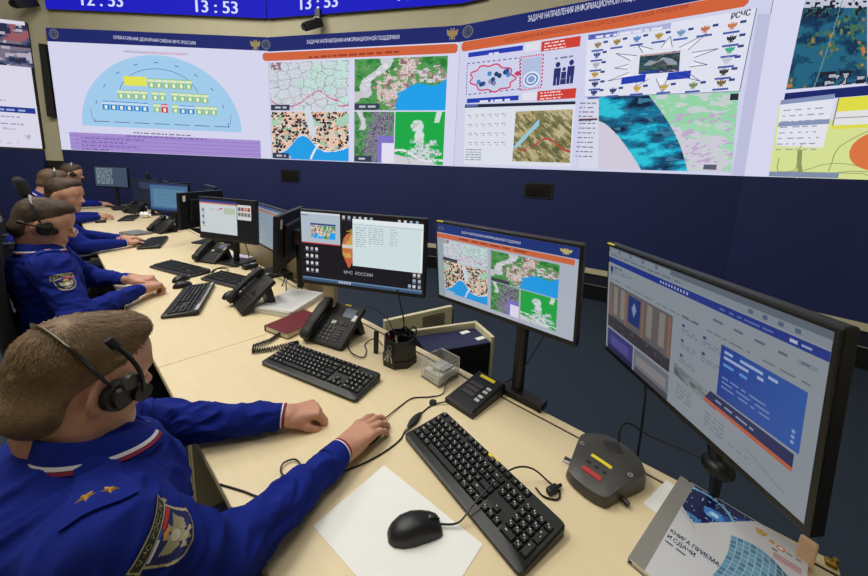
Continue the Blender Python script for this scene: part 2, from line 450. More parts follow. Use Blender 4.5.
def map_satellite(nx, ny, seed):
    X, Y = mgrid(nx, ny); n = fbm(X*6, Y*6, seed); a = np.zeros((ny, nx, 3)); a[:] = C(206, 200, 216)
    a[(X > .40) & (n+.5*(X-.6)-.6*Y > .20)] = C(158, 214, 176); a[(Y < .35+.2*(n-.5)) & (X > .42)] = C(146, 210, 166); a[(fbm(X*14, Y*22, seed+21) > .6) & (X > .42)] = C(196, 206, 206)
    a[(X < .2) & (Y < .3)] = C(150, 214, 190)
    s = vnoise(X*34+Y*20, Y*30, seed+2); a[(s > .72) & (X > .5) & (Y > .25)] = C(188, 168, 202)
    swath = (Y < .33+.66*(np.clip(X, 0, 1)/.36)**1.5) & (X < .40+.31*Y+.045*np.sin(Y*3.1))
    m = fbm(X*6+Y*2, Y*9, seed+8, 5)+.22*(.35-X+.3*Y); m2 = fbm(X*12, Y*16, seed+12)
    a[swath] = C(24, 84, 116); a[swath & (m > .53)] = C(22, 112, 148); a[swath & (m > .61)] = C(28, 154, 186); a[swath & (m > .69)] = C(44, 190, 212)
    a[swath & (m < .44)] = C(20, 62, 98); a[swath & (m < .37)] = C(14, 36, 60); a[swath & (m2 > .66) & (m < .55)] = C(60, 120, 150)
    return a
def pic_dark(nx, ny, seed, warm=True):
    X, Y = mgrid(nx, ny); n = fbm(X*5, Y*9, seed); a = np.zeros((ny, nx, 3)); a[:] = C(26, 74, 102)
    a[n > .52] = C(36, 98, 126); a[n < .4] = C(20, 52, 82); s = vnoise(X*20, Y*26, seed+2)
    b = fbm(X*4, Y*4, seed+5)
    a[(b > .52) & (s > .5)] = C(66, 108, 84)
    if warm: a[(b > .56) & (s > .72)] = C(196, 116, 70)
    a[(Y < .06+.05*n)] = C(190, 194, 210); a[(Y < .2) & (s > .62)] = C(30, 30, 50); a[(Y > .82) & (X > .35) & (s > .45)] = C(30, 34, 50)
    a[(Y > .86) & (X > .5) & (s > .66)] = C(170, 172, 186)
    a[np.abs(X-.62+.25*Y) < .008] = C(96, 140, 150)
    return a

# ================================================================== ROOM
def struct(mb_or_obj, name=None, parent=None, smooth=False):
    o = mb_or_obj.build(name, parent, smooth) if isinstance(mb_or_obj, MB) else mb_or_obj
    o['kind'] = 'structure'; return o
WP = [(-2.79, 10.77), (0.201, 8.749), (2.581, 6.064), (4.030, 3.256), (4.420, 1.330), (4.599, 0.041), (4.532, -0.73), (4.10, -3.2)]
WP = [np.array(p) for p in WP]
WS = [0.0]
for _a, _b2 in zip(WP, WP[1:]): WS.append(WS[-1]+float(np.linalg.norm(_b2-_a)))
WS = [s-WS[1] for s in WS] if False else [s-float(np.linalg.norm(WP[1]-WP[0])) for s in WS]
ZB, ZT = 1.592, 3.51
def wall_pt(s, z, off, sm=None):
    """point on the curved front wall at run s, height z, off metres into the room"""
    sm = s if sm is None else sm
    i = 0
    while i < len(WP)-2 and sm > WS[i+1]: i += 1
    a, b = WP[i], WP[i+1]; L = WS[i+1]-WS[i]; t = (s-WS[i])/L
    d = (b-a)/L; n = np.array([d[1], -d[0]])          # towards the room
    if n[0]*(0.2-a[0])+n[1]*(0.5-a[1]) < 0: n = -n
    p = a+(b-a)*t+n*off
    return (float(p[0]), float(p[1]), float(z))
def wall_band(name, s0, s1, z0, z1, off0, off1, m, kind='structure', parent=None):
    """a band of the front wall: a solid between off0 and off1 following its bends"""
    ss = sorted({s0, s1} | {s for s in WS if s0 < s < s1})
    mb = MB(); rings = []
    for k, s in enumerate(ss):
        pts = []
        for (z, o) in ((z0, off0), (z0, off1), (z1, off1), (z1, off0)):
            if k in (0, len(ss)-1): pts.append(wall_pt(s, z, o, s+(1e-4 if k == 0 else -1e-4)))
            else:
                A, B = np.array(wall_pt(s, z, o, s-1e-4)), np.array(wall_pt(s, z, o, s+1e-4)); pts.append(tuple((A+B)/2))
        rings.append(pts)
    mb.loft(rings, m)
    o = mb.build(name, parent)
    if kind: o['kind'] = kind
    return o
mb = MB(); mb.box((1.0, 3.9, -0.05), (9.0, 14.6, 0.1), m_carpet); struct(mb, 'floor')
mb = MB(); mb.box((1.0, 3.9, 5.05), (9.0, 14.6, 0.1), m_ceiling); struct(mb, 'ceiling')
mb = MB(); mb.box((-3.25, 3.9, 2.5), (0.1, 14.6, 5.0), m_beige_wall); struct(mb, 'wall_left')
mb = MB(); mb.box((0.9, -3.3, 2.5), (8.4, 0.1, 5.0), m_beige_wall); struct(mb, 'wall_back')
wall_band('wall_front', WS[0], WS[-1], 0, 5.0, -0.25, -0.06, m_beige_wall)
wall_band('wall_front_lower', WS[0], -0.28, 0.0, ZB-0.03, -0.06, 0.01, m_navy_wall)
wall_band('wall_front_lower', 0.0, WS[-1], 0.40, ZB-0.002, -0.06, 0.0, m_navy_wall)
wall_band('trim_1', 0.0, WS[-1], 0.335, 0.40, -0.06, 0.012, m_cream)
wall_band('trim_2', 0.0, WS[-1], 0.20, 0.335, -0.06, 0.0, m_trouser)
wall_band('trim_3', 0.0, WS[-1], 0.19, 0.20, -0.06, 0.008, m_grey)
wall_band('baseboard_front', 0.0, WS[-1], 0.0, 0.19, -0.06, -0.01, m_black)
wall_band('trim_4', -0.27, -0.03, 0.0, 1.4, -0.06, -0.04, m_black)
for (lx, ly, lp) in CEIL_LAMPS:
    t = thing('ceiling_lamp', 'square white recessed ceiling lamp panel above the control room', 'lamp', (lx, ly, 4.96), 0, 'ceiling lamps')
    mb = MB()
    for sx in (-1, 1):
        mb.box((sx*0.6, 0, 0), (0.05, 1.25, 0.06), m_ceiling); mb.box((0, sx*0.6, 0), (1.15, 0.05, 0.06), m_ceiling)
    mb.build('frame', t)
    mb = MB(); mb.box((0, 0, 0.015), (1.15, 1.15, 0.02), m_lamp); mb.build('diffuser', t)

# ================================================================== VIDEO WALL
def screen_thing(label, s0, s1, z0, z1, name='video_screen', cat='screen', group=None):
    t = thing(name, label, cat, (0, 0, 0), 0, group)
    o = wall_band('cabinet', s0, s1, z0, z1, -0.058, 0.004, m_black, None, t)
    return t
def lerp(a, b, t): return a+(b-a)*t
WHITE = C(212, 212, 236); NAVY = C(28, 38, 104); ORANGE = C(206, 98, 58); INK = C(60, 60, 90)
def eagle(d, c, r, col, layer=4):
    x, y = c
    d.poly([(x-.25*r, y+.5*r), (x+.25*r, y+.5*r), (x+.3*r, y-.3*r), (x, y-1.0*r), (x-.3*r, y-.3*r)], col, layer)
    for s in (-1, 1):
        d.poly([(x+s*.2*r, y+.45*r), (x+s*1.0*r, y+.75*r), (x+s*.85*r, y-.1*r), (x+s*.35*r, y-.45*r)][::s], col, layer)
        d.poly([(x+s*.05*r, y+.45*r), (x+s*.3*r, y+.5*r), (x+s*.35*r, y+.95*r), (x+s*.1*r, y+.9*r)][::s], col, layer)
        d.poly([(x+s*.1*r, y-.5*r), (x+s*.5*r, y-.55*r), (x+s*.4*r, y-.9*r)][::s], col, layer)
def roundel(d, c, r, layer=4):
    d.disc(c, r, r, C(110, 112, 112), layer); d.disc(c, r*.80, r*.80, C(36, 44, 92), layer+1); d.disc(c, r*.66, r*.66, C(96, 98, 100), layer+1)
    d.poly([(c[0]-r*.45, c[1]-r*.4), (c[0]+r*.45, c[1]-r*.4), (c[0], c[1]+r*.6)], C(52, 58, 92), layer+2)
BENDS = WS[1:-1]
S1, S2 = WS[2], WS[3]

# ---- seating-plan screen
t = screen_thing('large video wall screen with a light blue half-circle seating plan and purple table', 0.0, S1-0.004, ZB, ZT)
d = Draw(); d.rect(0, ZB, S1-0.004, ZT, WHITE, 1)
d.rect(0, ZT-.205, S1-0.004, ZT, NAVY, 2)
d.text('ОПЕРАТИВНАЯ ДЕЖУРНАЯ СМЕНА МЧС РОССИИ', (1.088,3.386), (2.415,3.350), .05, C(220, 222, 240))
d.text('НАПРАВЛЕНИЕ', (1.229,3.187), (1.620,3.181), .033, C(90, 90, 120)); d.text('ИНФОРМАЦИОННОЙ ПОДДЕРЖКИ', (1.636,3.182), (2.273,3.184), .033, C(190, 80, 90))
roundel(d, (0.126,3.419), .075); eagle(d, (3.384,3.385), .085, C(150, 136, 84))
c0 = (0.410,2.008); c1 = (3.096,2.004); ap = (1.847,3.166)
cu, rv = (c0[0]+c1[0])/2, ap[1]-(c0[1]+c1[1])/2; ru = (c1[0]-c0[0])/2; cv = (c0[1]+c1[1])/2
d.disc((cu, cv), ru, rv, C(160, 202, 234), 2, 48, 0, PI)
arc = [(cu+ru*.86*math.cos(a), cv+.04+rv*.80*math.sin(a)) for a in [PI*k/30 for k in range(4, 27)]]
d.line([(cu+ru*.5*math.cos(a), cv+rv*.42+rv*.40*math.sin(a)) for a in [PI*k/24 for k in range(2, 23)]], .010, C(96, 120, 176), 3)
for k in range(0, 31, 3):
    a = PI*(k+.6)/31; d.line([(cu+ru*.84*math.cos(a+e), cv+.05+rv*.86*math.sin(a+e)) for e in (-.03, .03)], .014, C(90, 110, 160), 3)
d.line([(cu-ru*.86, cv+.11), (cu-ru*.88, cv+.30)], .008, C(110, 130, 180), 3); d.line([(cu+ru*.86, cv+.11), (cu+ru*.88, cv+.30)], .008, C(110, 130, 180), 3)
for k in range(7): d.line([(cu-ru*.84+k*ru*.25, cv+.08), (cu-ru*.84+k*ru*.25+ru*.19, cv+.08)], .012, C(84, 96, 140), 3)
def seats(p0, p1, h, n, col, cap=C(222, 232, 190)):
    for k in range(n):
        u0, u1 = lerp(p0[0], p1[0], (k+.06)/n), lerp(p0[0], p1[0], (k+.94)/n); v = lerp(p0[1], p1[1], (k+.5)/n)
        d.rect(u0, v, u1, v+h, col, 4); d.rect(u0, v+h*.62, u1, v+h*.9, cap, 5); d.rect(lerp(u0, u1, .3), v+h*.1, lerp(u0, u1, .7), v+h*.5, C(236, 240, 214), 5)
GR = C(140, 190, 130)
p, q = (1.188,2.678), (1.563,2.662); d.rect(p[0], p[1], q[0], p[1]+.145, C(226, 226, 84), 4)
seats((1.578,2.655), (2.316,2.654), .15, 6, GR); seats((1.052,2.467), (1.561,2.465), .14, 4, GR); seats((1.627,2.464), (1.864,2.462), .14, 2, GR)
seats((1.952,2.465), (2.576,2.452), .14, 5, GR); seats((0.780,2.280), (1.559,2.273), .14, 6, C(30, 130, 206), C(200, 220, 240))
seats((1.635,2.273), (1.764,2.272), .14, 1, GR); seats((1.764,2.272), (1.886,2.271), .14, 1, C(196, 40, 60), C(230, 180, 190)); seats((1.946,2.267), (2.068,2.269), .14, 1, GR)
seats((2.068,2.269), (2.328,2.267), .13, 2, C(30, 130, 206), C(200, 220, 240)); seats((2.345,2.265), (2.703,2.264), .14, 3, GR)
d.greek((1.258,1.914), (2.235,1.907), .020, C(120, 116, 140), 3, 4)
p, q = (0.164,1.898), (3.404,1.918); d.rect(p[0], ZB+.005, q[0], p[1]-.01, C(164, 140, 208), 2)
for k in range(1, 5): d.rect(p[0], lerp(p[1], ZB, k/5)-.006, q[0], lerp(p[1], ZB, k/5), C(132, 108, 180), 3)
for k, (a, b) in enumerate(((.3, .72), (.06, .4), (.06, .3), (.06, .36), (.06, .2))): d.greek((lerp(p[0], q[0], a), lerp(p[1], ZB, (k+.7)/5)), (lerp(p[0], q[0], b), lerp(p[1], ZB, (k+.7)/5)), .020, C(118, 96, 168), 3, k)
d.rect(p[0]+.12, ZB, p[0]+.126, p[1], C(132, 108, 180), 3)
d.emit('display', t, wall_pt_draw if False else (lambda u, v, l, um: wall_pt(u, v, .005+l, um)), led, BENDS, .001)

# ---- four-map screen
t = screen_thing('large video wall screen with orange heading bar above four coastal maps', S1, S2-0.004, ZB, ZT)
d = Draw(); d.rect(S1, ZB, S2-0.004, ZT, WHITE, 1); d.rect(S1, ZT-.215, S2-.004, ZT, NAVY, 2)
d.text('ЗАДАЧИ НАПРАВЛЕНИЯ ИНФОРМАЦИОННОЙ ПОДДЕРЖКИ', (4.304,3.381), (5.842,3.380), .055, C(220, 222, 240))
roundel(d, (3.561,3.399), .075); eagle(d, (6.628,3.401), .085, C(150, 128, 84))
def obar(s0, s1, z0, z1):
    r = .03; d.poly([(s0+r, z0), (s1-r, z0), (s1, z0+r), (s1, z1-r), (s1-r, z1), (s0+r, z1), (s0, z1-r), (s0, z0+r)], ORANGE, 2)
p, q = (3.494,3.152), (6.714,3.279); obar(p[0], q[0], p[1], p[1]+.125)
d.greek((4.336,3.166), (5.840,3.190), .03, C(150, 60, 40), 3, 3)
p, q = (3.590,2.391), (5.031,3.121); M1 = (p[0], ZB+.98+.0, q[0])
vm = (3.600,2.383)[1]; vt = (3.617,3.124)[1]; vb = ZB+.03
ua, ub, uc, ud = (3.607,2.550)[0], (5.033,2.539)[0], (5.130,2.538)[0], (6.580,2.528)[0]; ue = (5.794,1.950)[0]
d.grid([(ua, vm), (ub, vm), (ub, vt), (ua, vt)], map_regions(110, 70, 3), 2)
d.grid([(uc, vm), (ud, vm), (ud, vt), (uc, vt)], map_coast(130, 80, 7), 2)
d.grid([(ua, vb-.02), (ub, vb-.02), (ub, vm-.02), (ua, vm-.02)], map_town(120, 74, 11), 2)
d.grid([(uc, vb-.02), (ue, vb-.02), (ue, vm-.02), (uc, vm-.02)], map_city(64, 76, 13), 2)
d.grid([(ue+.015, vb-.02), (ud, vb-.02), (ud, vm-.02), (ue+.015, vm-.02)], map_plan(76, 74, 17), 2)
for (u, v, w) in ((ua, vm, .36), (uc, vm+.01, .42), (ua, vb-.015, .32), (uc, vb-.015, .30)):
    d.rect(u, v, u+w, v+.09, C(52, 60, 84), 3); d.greek((u+.08, v+.03), (u+w-.06, v+.03), .03, C(190, 194, 206), 4, 5)
d.emit('display', t, lambda u, v, l, um: wall_pt(u, v, .005+l, um), led, BENDS, .001)

# ---- interaction-scheme screen
S3 = (9.980,3.057)[0]
t = screen_thing('large video wall screen with agency scheme and blue satellite swath map', S2, S3, ZB, ZT)
d = Draw(); d.rect(S2, ZB, S3, ZT, C(206, 208, 234), 1); d.rect(S2, ZT-.215, S3, ZT, NAVY, 2)
d.text('ЗАДАЧИ НАПРАВЛЕНИЯ ИНФОРМАЦИОННОЙ ПОДДЕРЖКИ', (7.685,3.401), (9.006,3.432), .07, C(222, 224, 242)); roundel(d, (6.856,3.411), .08)
p, q = (6.772,3.165), (9.810,3.220); obar(p[0], q[0], p[1], p[1]+.125)
d.text('ИСПОЛЬЗОВАНИЕ ИНФОРМАЦИОННЫХ СИСТЕМ В ДЕЯТЕЛЬНОСТИ ОРГАНОВ УПРАВЛЕНИЯ', (7.401,3.202), (9.341,3.243), .045, C(150, 52, 36))
BL = C(34, 60, 176); RD = C(206, 62, 50); DK = C(40, 48, 110)
def bx(a, b, h, col, layer=2): d.poly([a, b, (b[0], b[1]+h), (a[0], a[1]+h)], col, layer)
bx((6.884,3.078), (7.650,3.072), .06, BL); d.greek((7.189,3.070), (7.357,3.069), .025, C(220, 222, 240), 4, 4)
bx((7.881,3.026), (8.334,3.029), .115, RD); bx((7.678,3.051), (7.860,3.052), .10, C(222, 222, 232))
for k in range(3): d.greek(((7.918,3.026)[0], (7.918,3.026)[1]+.010+.035*k), ((8.177,3.029)[0], (8.177,3.029)[1]+.010+.035*k), .013, C(240, 226, 226), 3, k)
def dashed(pts, w, col, n=14, layer=3):
    for a, b in zip(pts, pts[1:]):
        a, b = np.array(a), np.array(b)
        for k in range(n): d.line([a+(b-a)*k/n, a+(b-a)*(k+.55)/n], w, col, layer)
dashed([(6.876,2.996), (7.619,2.987), (7.652,2.606), (6.887,2.585), (6.876,2.996)], .012, C(60, 66, 130), 10)
u0, v0 = (7.253,2.784)
cl = [(u0+.31*(1+.09*math.cos(9*a))*math.cos(a), v0-.01+.165*(1+.09*math.cos(9*a))*math.sin(a)-.10*math.cos(a)*.3) for a in [2*PI*k/54 for k in range(54)]]
d.poly(cl, C(196, 204, 230), 3); d.line(cl, .02, C(206, 70, 110), 4, True)
rr = random.Random(2)
for k in range(13):
    uu, vv = u0+rr.uniform(-.23, .23), v0+rr.uniform(-.09, .09)-.02
    d.disc((uu, vv), .032, .032, C(*rr.choice([(40, 80, 160), (70, 130, 190), (40, 60, 110), (150, 140, 170)])), 5, 10)
d.poly([(7.556,2.799), (7.606,2.831), (7.662,2.794), (7.612,2.763)], C(190, 60, 100), 5)
dashed([(7.632,2.991), (7.915,2.992), (7.928,2.603), (7.660,2.587), (7.632,2.991)], .018, C(196, 40, 80), 9)
d.quad([(7.679,2.604), (7.914,2.618), (7.902,2.971), (7.650,2.971)], C(176, 190, 222), 2)
d.disc((7.792,2.710), .105, .095, C(226, 232, 246), 4); 
for k in range(3): d.disc((7.792,2.710), .085-.02*k, .075-.018*k, (C(96, 124, 184), C(214, 224, 242), C(130, 154, 200))[k], 5+k)
for (px_, sc_) in (((8.104,2.723), .80), ((8.182,2.699), .58), ((8.260,2.731), .80)):
    d.disc((px_[0], px_[1]+.16*sc_), .035*sc_, .04*sc_, DK, 4, 12); d.poly([(px_[0]-.05*sc_, px_[1]-.03*sc_), (px_[0]+.05*sc_, px_[1]-.03*sc_), (px_[0]+.05*sc_, px_[1]+.11*sc_), (px_[0]-.05*sc_, px_[1]+.11*sc_)], DK, 4)
    for s in (-1, 1): d.rect(px_[0]+s*.026*sc_-.018, px_[1]-.14*sc_, px_[0]+s*.026*sc_+.018, px_[1]-.02, DK, 4)
d.greek((8.061,2.914), (8.268,2.919), .02, C(120, 120, 150), 3, 1)
bx((6.903,2.471), (7.645,2.466), .06, BL); bx((7.886,2.443), (8.346,2.448), .115, RD); bx((7.692,2.455), (7.872,2.456), .10, C(222, 222, 232))
for k in range(3): d.greek(((7.924,2.441)[0], (7.923,2.448)[1]+.008+.035*k), ((8.190,2.453)[0], (8.190,2.453)[1]+.008+.035*k), .013, C(240, 226, 226), 3, k+6)
d.greek((7.101,2.470), (7.530,2.468), .025, C(226, 226, 240), 3, 2)
d.quad([(6.911,1.630), (8.380,1.633), (8.352,2.408), (6.881,2.450)], C(218, 222, 232), 2)
d.quad([(6.876,2.410), (8.354,2.376), (8.351,2.411), (6.876,2.456)], C(30, 36, 60), 3); d.rect((6.890,2.423)[0], (6.890,2.423)[1], (7.075,2.413)[0], (7.075,2.413)[1]+.035, C(90, 110, 190), 4)
for k in range(4):
    y = 116+9*k
    for j in range(6):
        p = [(6.930,2.299), (6.938,2.175), (6.946,2.051), (6.955,1.926)][k]
        d.greek((p[0]+.10*j, p[1]), (p[0]+.10*j+.06, p[1]), .010, C(120, 124, 150), 3, k*7+j); d.line([(p[0]+.10*j+.03, p[1]-.03), (p[0]+.10*j+.06, p[1]-.015)], .008, C(150, 140, 160), 3)
for k in range(5):
    p = (6.931,1.687); d.greek((p[0], p[1]+.035*k), (p[0]+.24, p[1]+.035*k), .012, C(110, 116, 140), 3, k+40)
d.grid([(7.630,1.685), (8.363,1.681), (8.331,2.319), (7.623,2.324)], map_terrain(90, 76, 21), 3)
# scheme of agencies
d.quad([(8.452,2.452), (9.862,2.398), (9.876,3.132), (8.400,3.129)], C(222, 224, 238), 2)
d.line([(8.452,2.452), (9.862,2.398), (9.876,3.132)], .008, C(120, 126, 160), 3)
bx((8.416,3.085), (9.216,3.075), .055, BL); d.greek((8.500,3.092), (9.141,3.080), .025, C(226, 226, 240), 3, 9)
d.text('РСЧС', (9.698,3.070), (9.834,3.081), .055, C(46, 46, 62), 4, .005)
ctr = (9.162,2.742)
for k in range(11):
    a = 2*PI*k/11+.28; e = (ctr[0]+(.50+.08*math.sin(k*2.3))*math.cos(a), ctr[1]+(.27+.04*math.sin(k*1.7))*math.sin(a))
    b0, b1 = [(ctr[0]+.30*math.cos(a+q), ctr[1]+.155*math.sin(a+q)) for q in (-.17, .17)]
    d.poly([b0, b1, e], C(230, 232, 242), 3); d.line([b0, e, b1], .007, C(84, 88, 128), 4)
d.grid([(8.979,2.651), (9.347,2.640), (9.331,2.844), (8.969,2.849)], np.clip(pic_dark(30, 24, 31, False)*np.array([.9, .6, .5])+.015*np.ones((24, 30, 3)), 0, 1), 5)
d.poly([(9.011,2.736), (9.070,2.784), (9.137,2.761), (9.186,2.799), (9.269,2.773), (9.317,2.732), (9.321,2.708)], C(146, 152, 162), 6); d.poly([(9.078,2.728), (9.190,2.774), (9.241,2.718)], C(70, 76, 88), 7)
bx((8.819,2.560), (9.051,2.571), .075, BL, 4); bx((9.253,2.561), (9.450,2.562), .075, BL, 4); bx((8.994,2.647), (9.347,2.638), .03, BL, 5)
ics = [(8.530,3.009), (8.532,2.901), (8.534,2.792), (8.535,2.688), (8.546,2.582), (8.546,2.487), (8.725,3.014), (8.920,3.014), (9.123,3.011), (9.315,3.008), (9.511,3.008), (9.719,3.002), (9.729,2.884), (9.732,2.784), (9.723,2.690), (9.715,2.584), (9.710,2.482), (9.487,2.480), (9.236,2.488), (8.984,2.494), (8.745,2.494)]
icc = [(150, 120, 70), (70, 90, 150), (170, 170, 176), (180, 150, 60), (60, 70, 110), (40, 60, 120), (150, 130, 70), (90, 130, 190), (170, 140, 70), (110, 150, 190), (190, 110, 80), (200, 120, 80), (40, 50, 60), (70, 170, 130), (190, 196, 206), (60, 60, 60), (120, 100, 60), (110, 140, 90), (190, 160, 70), (200, 160, 60), (40, 60, 110)]
for k, p in enumerate(ics):
    eagle(d, (p[0], p[1]+.005), .038, C(*icc[k]), 5); d.rect(p[0]-.062, p[1]-.062, p[0]+.062, p[1]-.042, C(72, 92, 170), 5); d.rect(p[0]+.055, p[1]+.018, p[0]+.10, p[1]+.042, C(52, 64, 130), 5)
# satellite map
d.grid([(8.462,1.623), (9.911,1.624), (9.859,2.396), (8.457,2.447)], np.ones((4, 4, 3))*np.array(C(214, 214, 232)), 2)
d.grid([(8.687,1.621), (9.911,1.624), (9.859,2.396), (8.605,2.442)], map_satellite(150, 100, 41), 3)
for k in range(5): d.greek(((8.404,2.378)[0], (8.404,2.378)[1]-.05*k), ((8.581,2.368)[0], (8.581,2.368)[1]-.05*k), .014, C(120, 124, 150), 3, k+70)
for k in range(8): d.greek(((8.418,2.146)[0], (8.429,2.145)[1]-.055*k), ((8.607,2.140)[0], (8.607,2.140)[1]-.055*k), .012, C(110, 110, 140), 3, k+90)
d.rect((8.414,2.181)[0], (8.414,2.181)[1], (8.614,2.174)[0], (8.614,2.174)[1]+.03, C(90, 60, 70), 3)
d.poly([(9.799,2.319), (9.862,2.318), (9.859,2.379), (9.797,2.381)], C(40, 44, 60), 5)
d.greek((9.684,1.646), (9.877,1.647), .05, C(90, 90, 110), 5, 3)
d.quad([(9.919,1.596), (10.014,1.591), (9.985,3.065), (9.890,3.084)], C(188, 190, 220), 2)
d.emit('display', t, lambda u, v, l, um: wall_pt(u, v, .005+l, um), led, BENDS, .001)

# ---- right end screen
S4 = WS[-2]+1.2
t = screen_thing('video wall screen with a dark teal radar picture above yellow-green map', S3+.004, S4, ZB, ZT)
d = Draw(); d.rect(S3+.004, ZB, S4, ZT, C(214, 214, 238), 1)
lu = (10.191,2.358)[0]; lv = (10.191,2.358)[1]; lb = (10.185,1.600)[0]
d.grid([(10.188,2.376), (10.657,2.366), (10.554,3.008), (10.192,3.123)], pic_dark(70, 80, 51), 3)
u_r = (10.651,2.368)[0]
d.grid([(u_r, lv), (S4-.02, lv), (S4-.02, 3.3), (u_r, 3.3)], pic_dark(40, 50, 53), 3)
d.rect((10.188,2.315)[0], lv-.09, S4, lv-.012, NAVY, 3)
d.quad([(10.192,1.596), (10.775,1.593), (10.711,1.994), (10.161,2.256)], C(212, 222, 146), 2)
d.rect((10.711,1.994)[0]-.01, ZB, S4-.02, lv-.1, C(212, 222, 146), 2)
d.quad([(10.198,1.877), (10.496,1.857), (10.497,2.286), (10.167,2.279)], C(226, 226, 236), 3)
for (pa, pb) in (((10.169,2.247), (10.495,2.262)), ((10.185,2.050), (10.499,2.056))): d.poly([pa, pb, (pb[0], pb[1]+.04), (pa[0], pa[1]+.04)], C(132, 146, 184), 4)
for k in range(8):
    p = (10.170,2.238); d.greek((p[0]+.03, p[1]-.05-.05*k), ((10.458,2.208)[0], p[1]-.05-.05*k), .010, C(150, 154, 176), 4, k+20, .35)
p = (10.518,2.153); yt, yb = (10.506,2.265)[1], (10.541,2.040)[1]; d.rect(p[0], p[1], S4, yt, C(222, 218, 70), 4); d.rect(p[0], yb, S4, p[1], C(224, 224, 226), 4); d.rect(p[0], yb-.03, S4, yb, C(220, 216, 80), 5)
for k in range(6): d.rect(p[0]+.3*k, yb, p[0]+.3*k+.008, yt, C(140, 140, 90), 5)
d.rect(p[0], (p[1]+yb)/2, S4, (p[1]+yb)/2+.008, C(150, 150, 150), 5)
rr = random.Random(7)
for k in range(16):
    a = np.array((10.359,1.839)) + np.array((rr.uniform(-.1, 1.6), rr.uniform(-.3, .2))); pts = [tuple(a)]; an = rr.uniform(0, 6.28)
    for j in range(7):
        an += rr.uniform(-.5, .5); a = a+np.array((math.cos(an), math.sin(an)))*.07; pts.append((float(np.clip(a[0], lb+.05, S4-.05)), float(np.clip(a[1], ZB+.05, ZB+.42))))
    d.line(pts, .007, C(150, 160, 110), 3)
d.line([(10.359,1.839), (10.371,1.724), (10.402,1.599)], .03, C(140, 150, 90), 3)
d.disc(((10.749,1.825)[0]+.06, (10.749,1.825)[1]), .16, .16, C(216, 116, 66), 5); d.rect((10.190,1.591)[0], ZB+.005, (10.622,1.600)[0], ZB+.05, C(126, 140, 170), 4)
d.emit('display', t, lambda u, v, l, um: wall_pt(u, v, .005+l, um), led, BENDS, .001)

# ---- left end screen
SL1 = (-0.264,1.611)[0]; SL0 = SL1-2.6
t = screen_thing('video wall screen at the left wall end with photo tiles and white page', SL0, SL1, ZB, 3.56)
d = Draw(); d.rect(SL0, ZB, SL1, 3.56, C(216, 214, 232), 1)
p = (-0.224,3.506); zt_ = p[1]
X, Y = mgrid(46, 30); n = fbm(X*9, Y*7, 5); s = vnoise(X*16, Y*14, 6); a = np.zeros((30, 46, 3)); a[:] = C(74, 84, 120); a[n > .55] = C(120, 110, 128); a[n < .42] = C(40, 46, 74); a[s > .75] = C(176, 170, 186)
a[(np.abs(X-.65) < .012) | (np.abs(Y-.5) < .02)] = C(30, 34, 60); a[(Y < .4) & (X > .7) & (n > .5)] = C(150, 90, 96)
d.grid([((-0.651,2.874)[0]-1.3, (-0.230,2.875)[1]), ((-0.236,2.874)[0], (-0.230,2.875)[1]), ((-0.236,2.874)[0], (-0.231,3.505)[1]), ((-0.651,2.874)[0]-1.3, (-0.231,3.505)[1])], a, 2)
for k, (v, w) in enumerate(((76, .5), (86, .8), (94, .6), (102, .9))): d.greek((SL1-1.35, [(-0.428,2.732), (-0.447,2.576), (-0.463,2.451), (-0.478,2.325)][k][1]), (SL1-1.3+w, [(-0.428,2.732), (-0.447,2.576), (-0.463,2.451), (-0.478,2.325)][k][1]), .014, C(130, 130, 160), 2, k)
d.rect(SL0, (-0.500,2.150)[1], (-0.288,2.168)[0], (-0.489,2.238)[1], C(36, 56, 140), 2); d.greek((SL0+1.2, (-0.497,2.174)[1]), ((-0.368,2.161)[0], (-0.497,2.174)[1]), .03, C(150, 170, 220), 3, 3)
for k in range(2): d.greek((SL1-1.6, [(-0.510,2.071), (-0.524,1.958)][k][1]), (SL1-.2, [(-0.510,2.071), (-0.524,1.958)][k][1]), .02, C(150, 150, 180), 2, 9+k)
uu = (-0.546,1.781)
X, Y = mgrid(30, 16); n = fbm(X*5, Y*4, 15)
for j in range(16):
    for i in range(30):
        if n[j, i] > .52 and ((X[j, i]-.5)/.5)**2+((Y[j, i]-.5)/.5)**2 < 1: d.rect(SL1-.95+X[j, i]*.8, uu[1]+.12-Y[j, i]*.26, SL1-.95+X[j, i]*.8+.026, uu[1]+.12-Y[j, i]*.26+.016, C(176, 176, 196), 2)
d.emit('display', t, lambda u, v, l, um: wall_pt(u, v, .005+l, um), led, BENDS, .001)

# ---- clock displays above
CB = 3.79; CBLUE = C(26, 26, 190); CTXT = C(214, 220, 255)
def clock(label, s0, s1, texts):
    t = screen_thing(label, s0, s1, CB, 4.75, 'clock_display', 'clock'); d = Draw(); d.rect(s0, CB, s1, 4.75, CBLUE, 1)
    for (s, a, b, h) in texts: d.text(s, a, b, h, CTXT, 2, .012)
    d.emit('display', t, lambda u, v, l, um: wall_pt(u, v, .005+l, um), led, BENDS, .001)
clock('blue clock display reading 12:53 and 13:53 above the seating-plan screen', (0.027,3.803)[0]+.02, S1-.01, [('12 : 53', ((0.628,3.862)[0], CB+.075), ((1.287,3.888)[0], CB+.075), .20), ('13 : 53', ((2.451,3.856)[0], CB+.05), ((3.115,3.867)[0], CB+.05), .185)])
clock('blue clock display reading 13:53 above the four-map screen', S1+.004, WS[3]+.35, [('13 : 53', ((4.199,3.882)[0], CB+.085), ((4.837,3.860)[0], CB+.085), .18), ('Д', ((5.804,3.887)[0], CB+.14), ((5.956,3.876)[0], CB+.14), .20)])

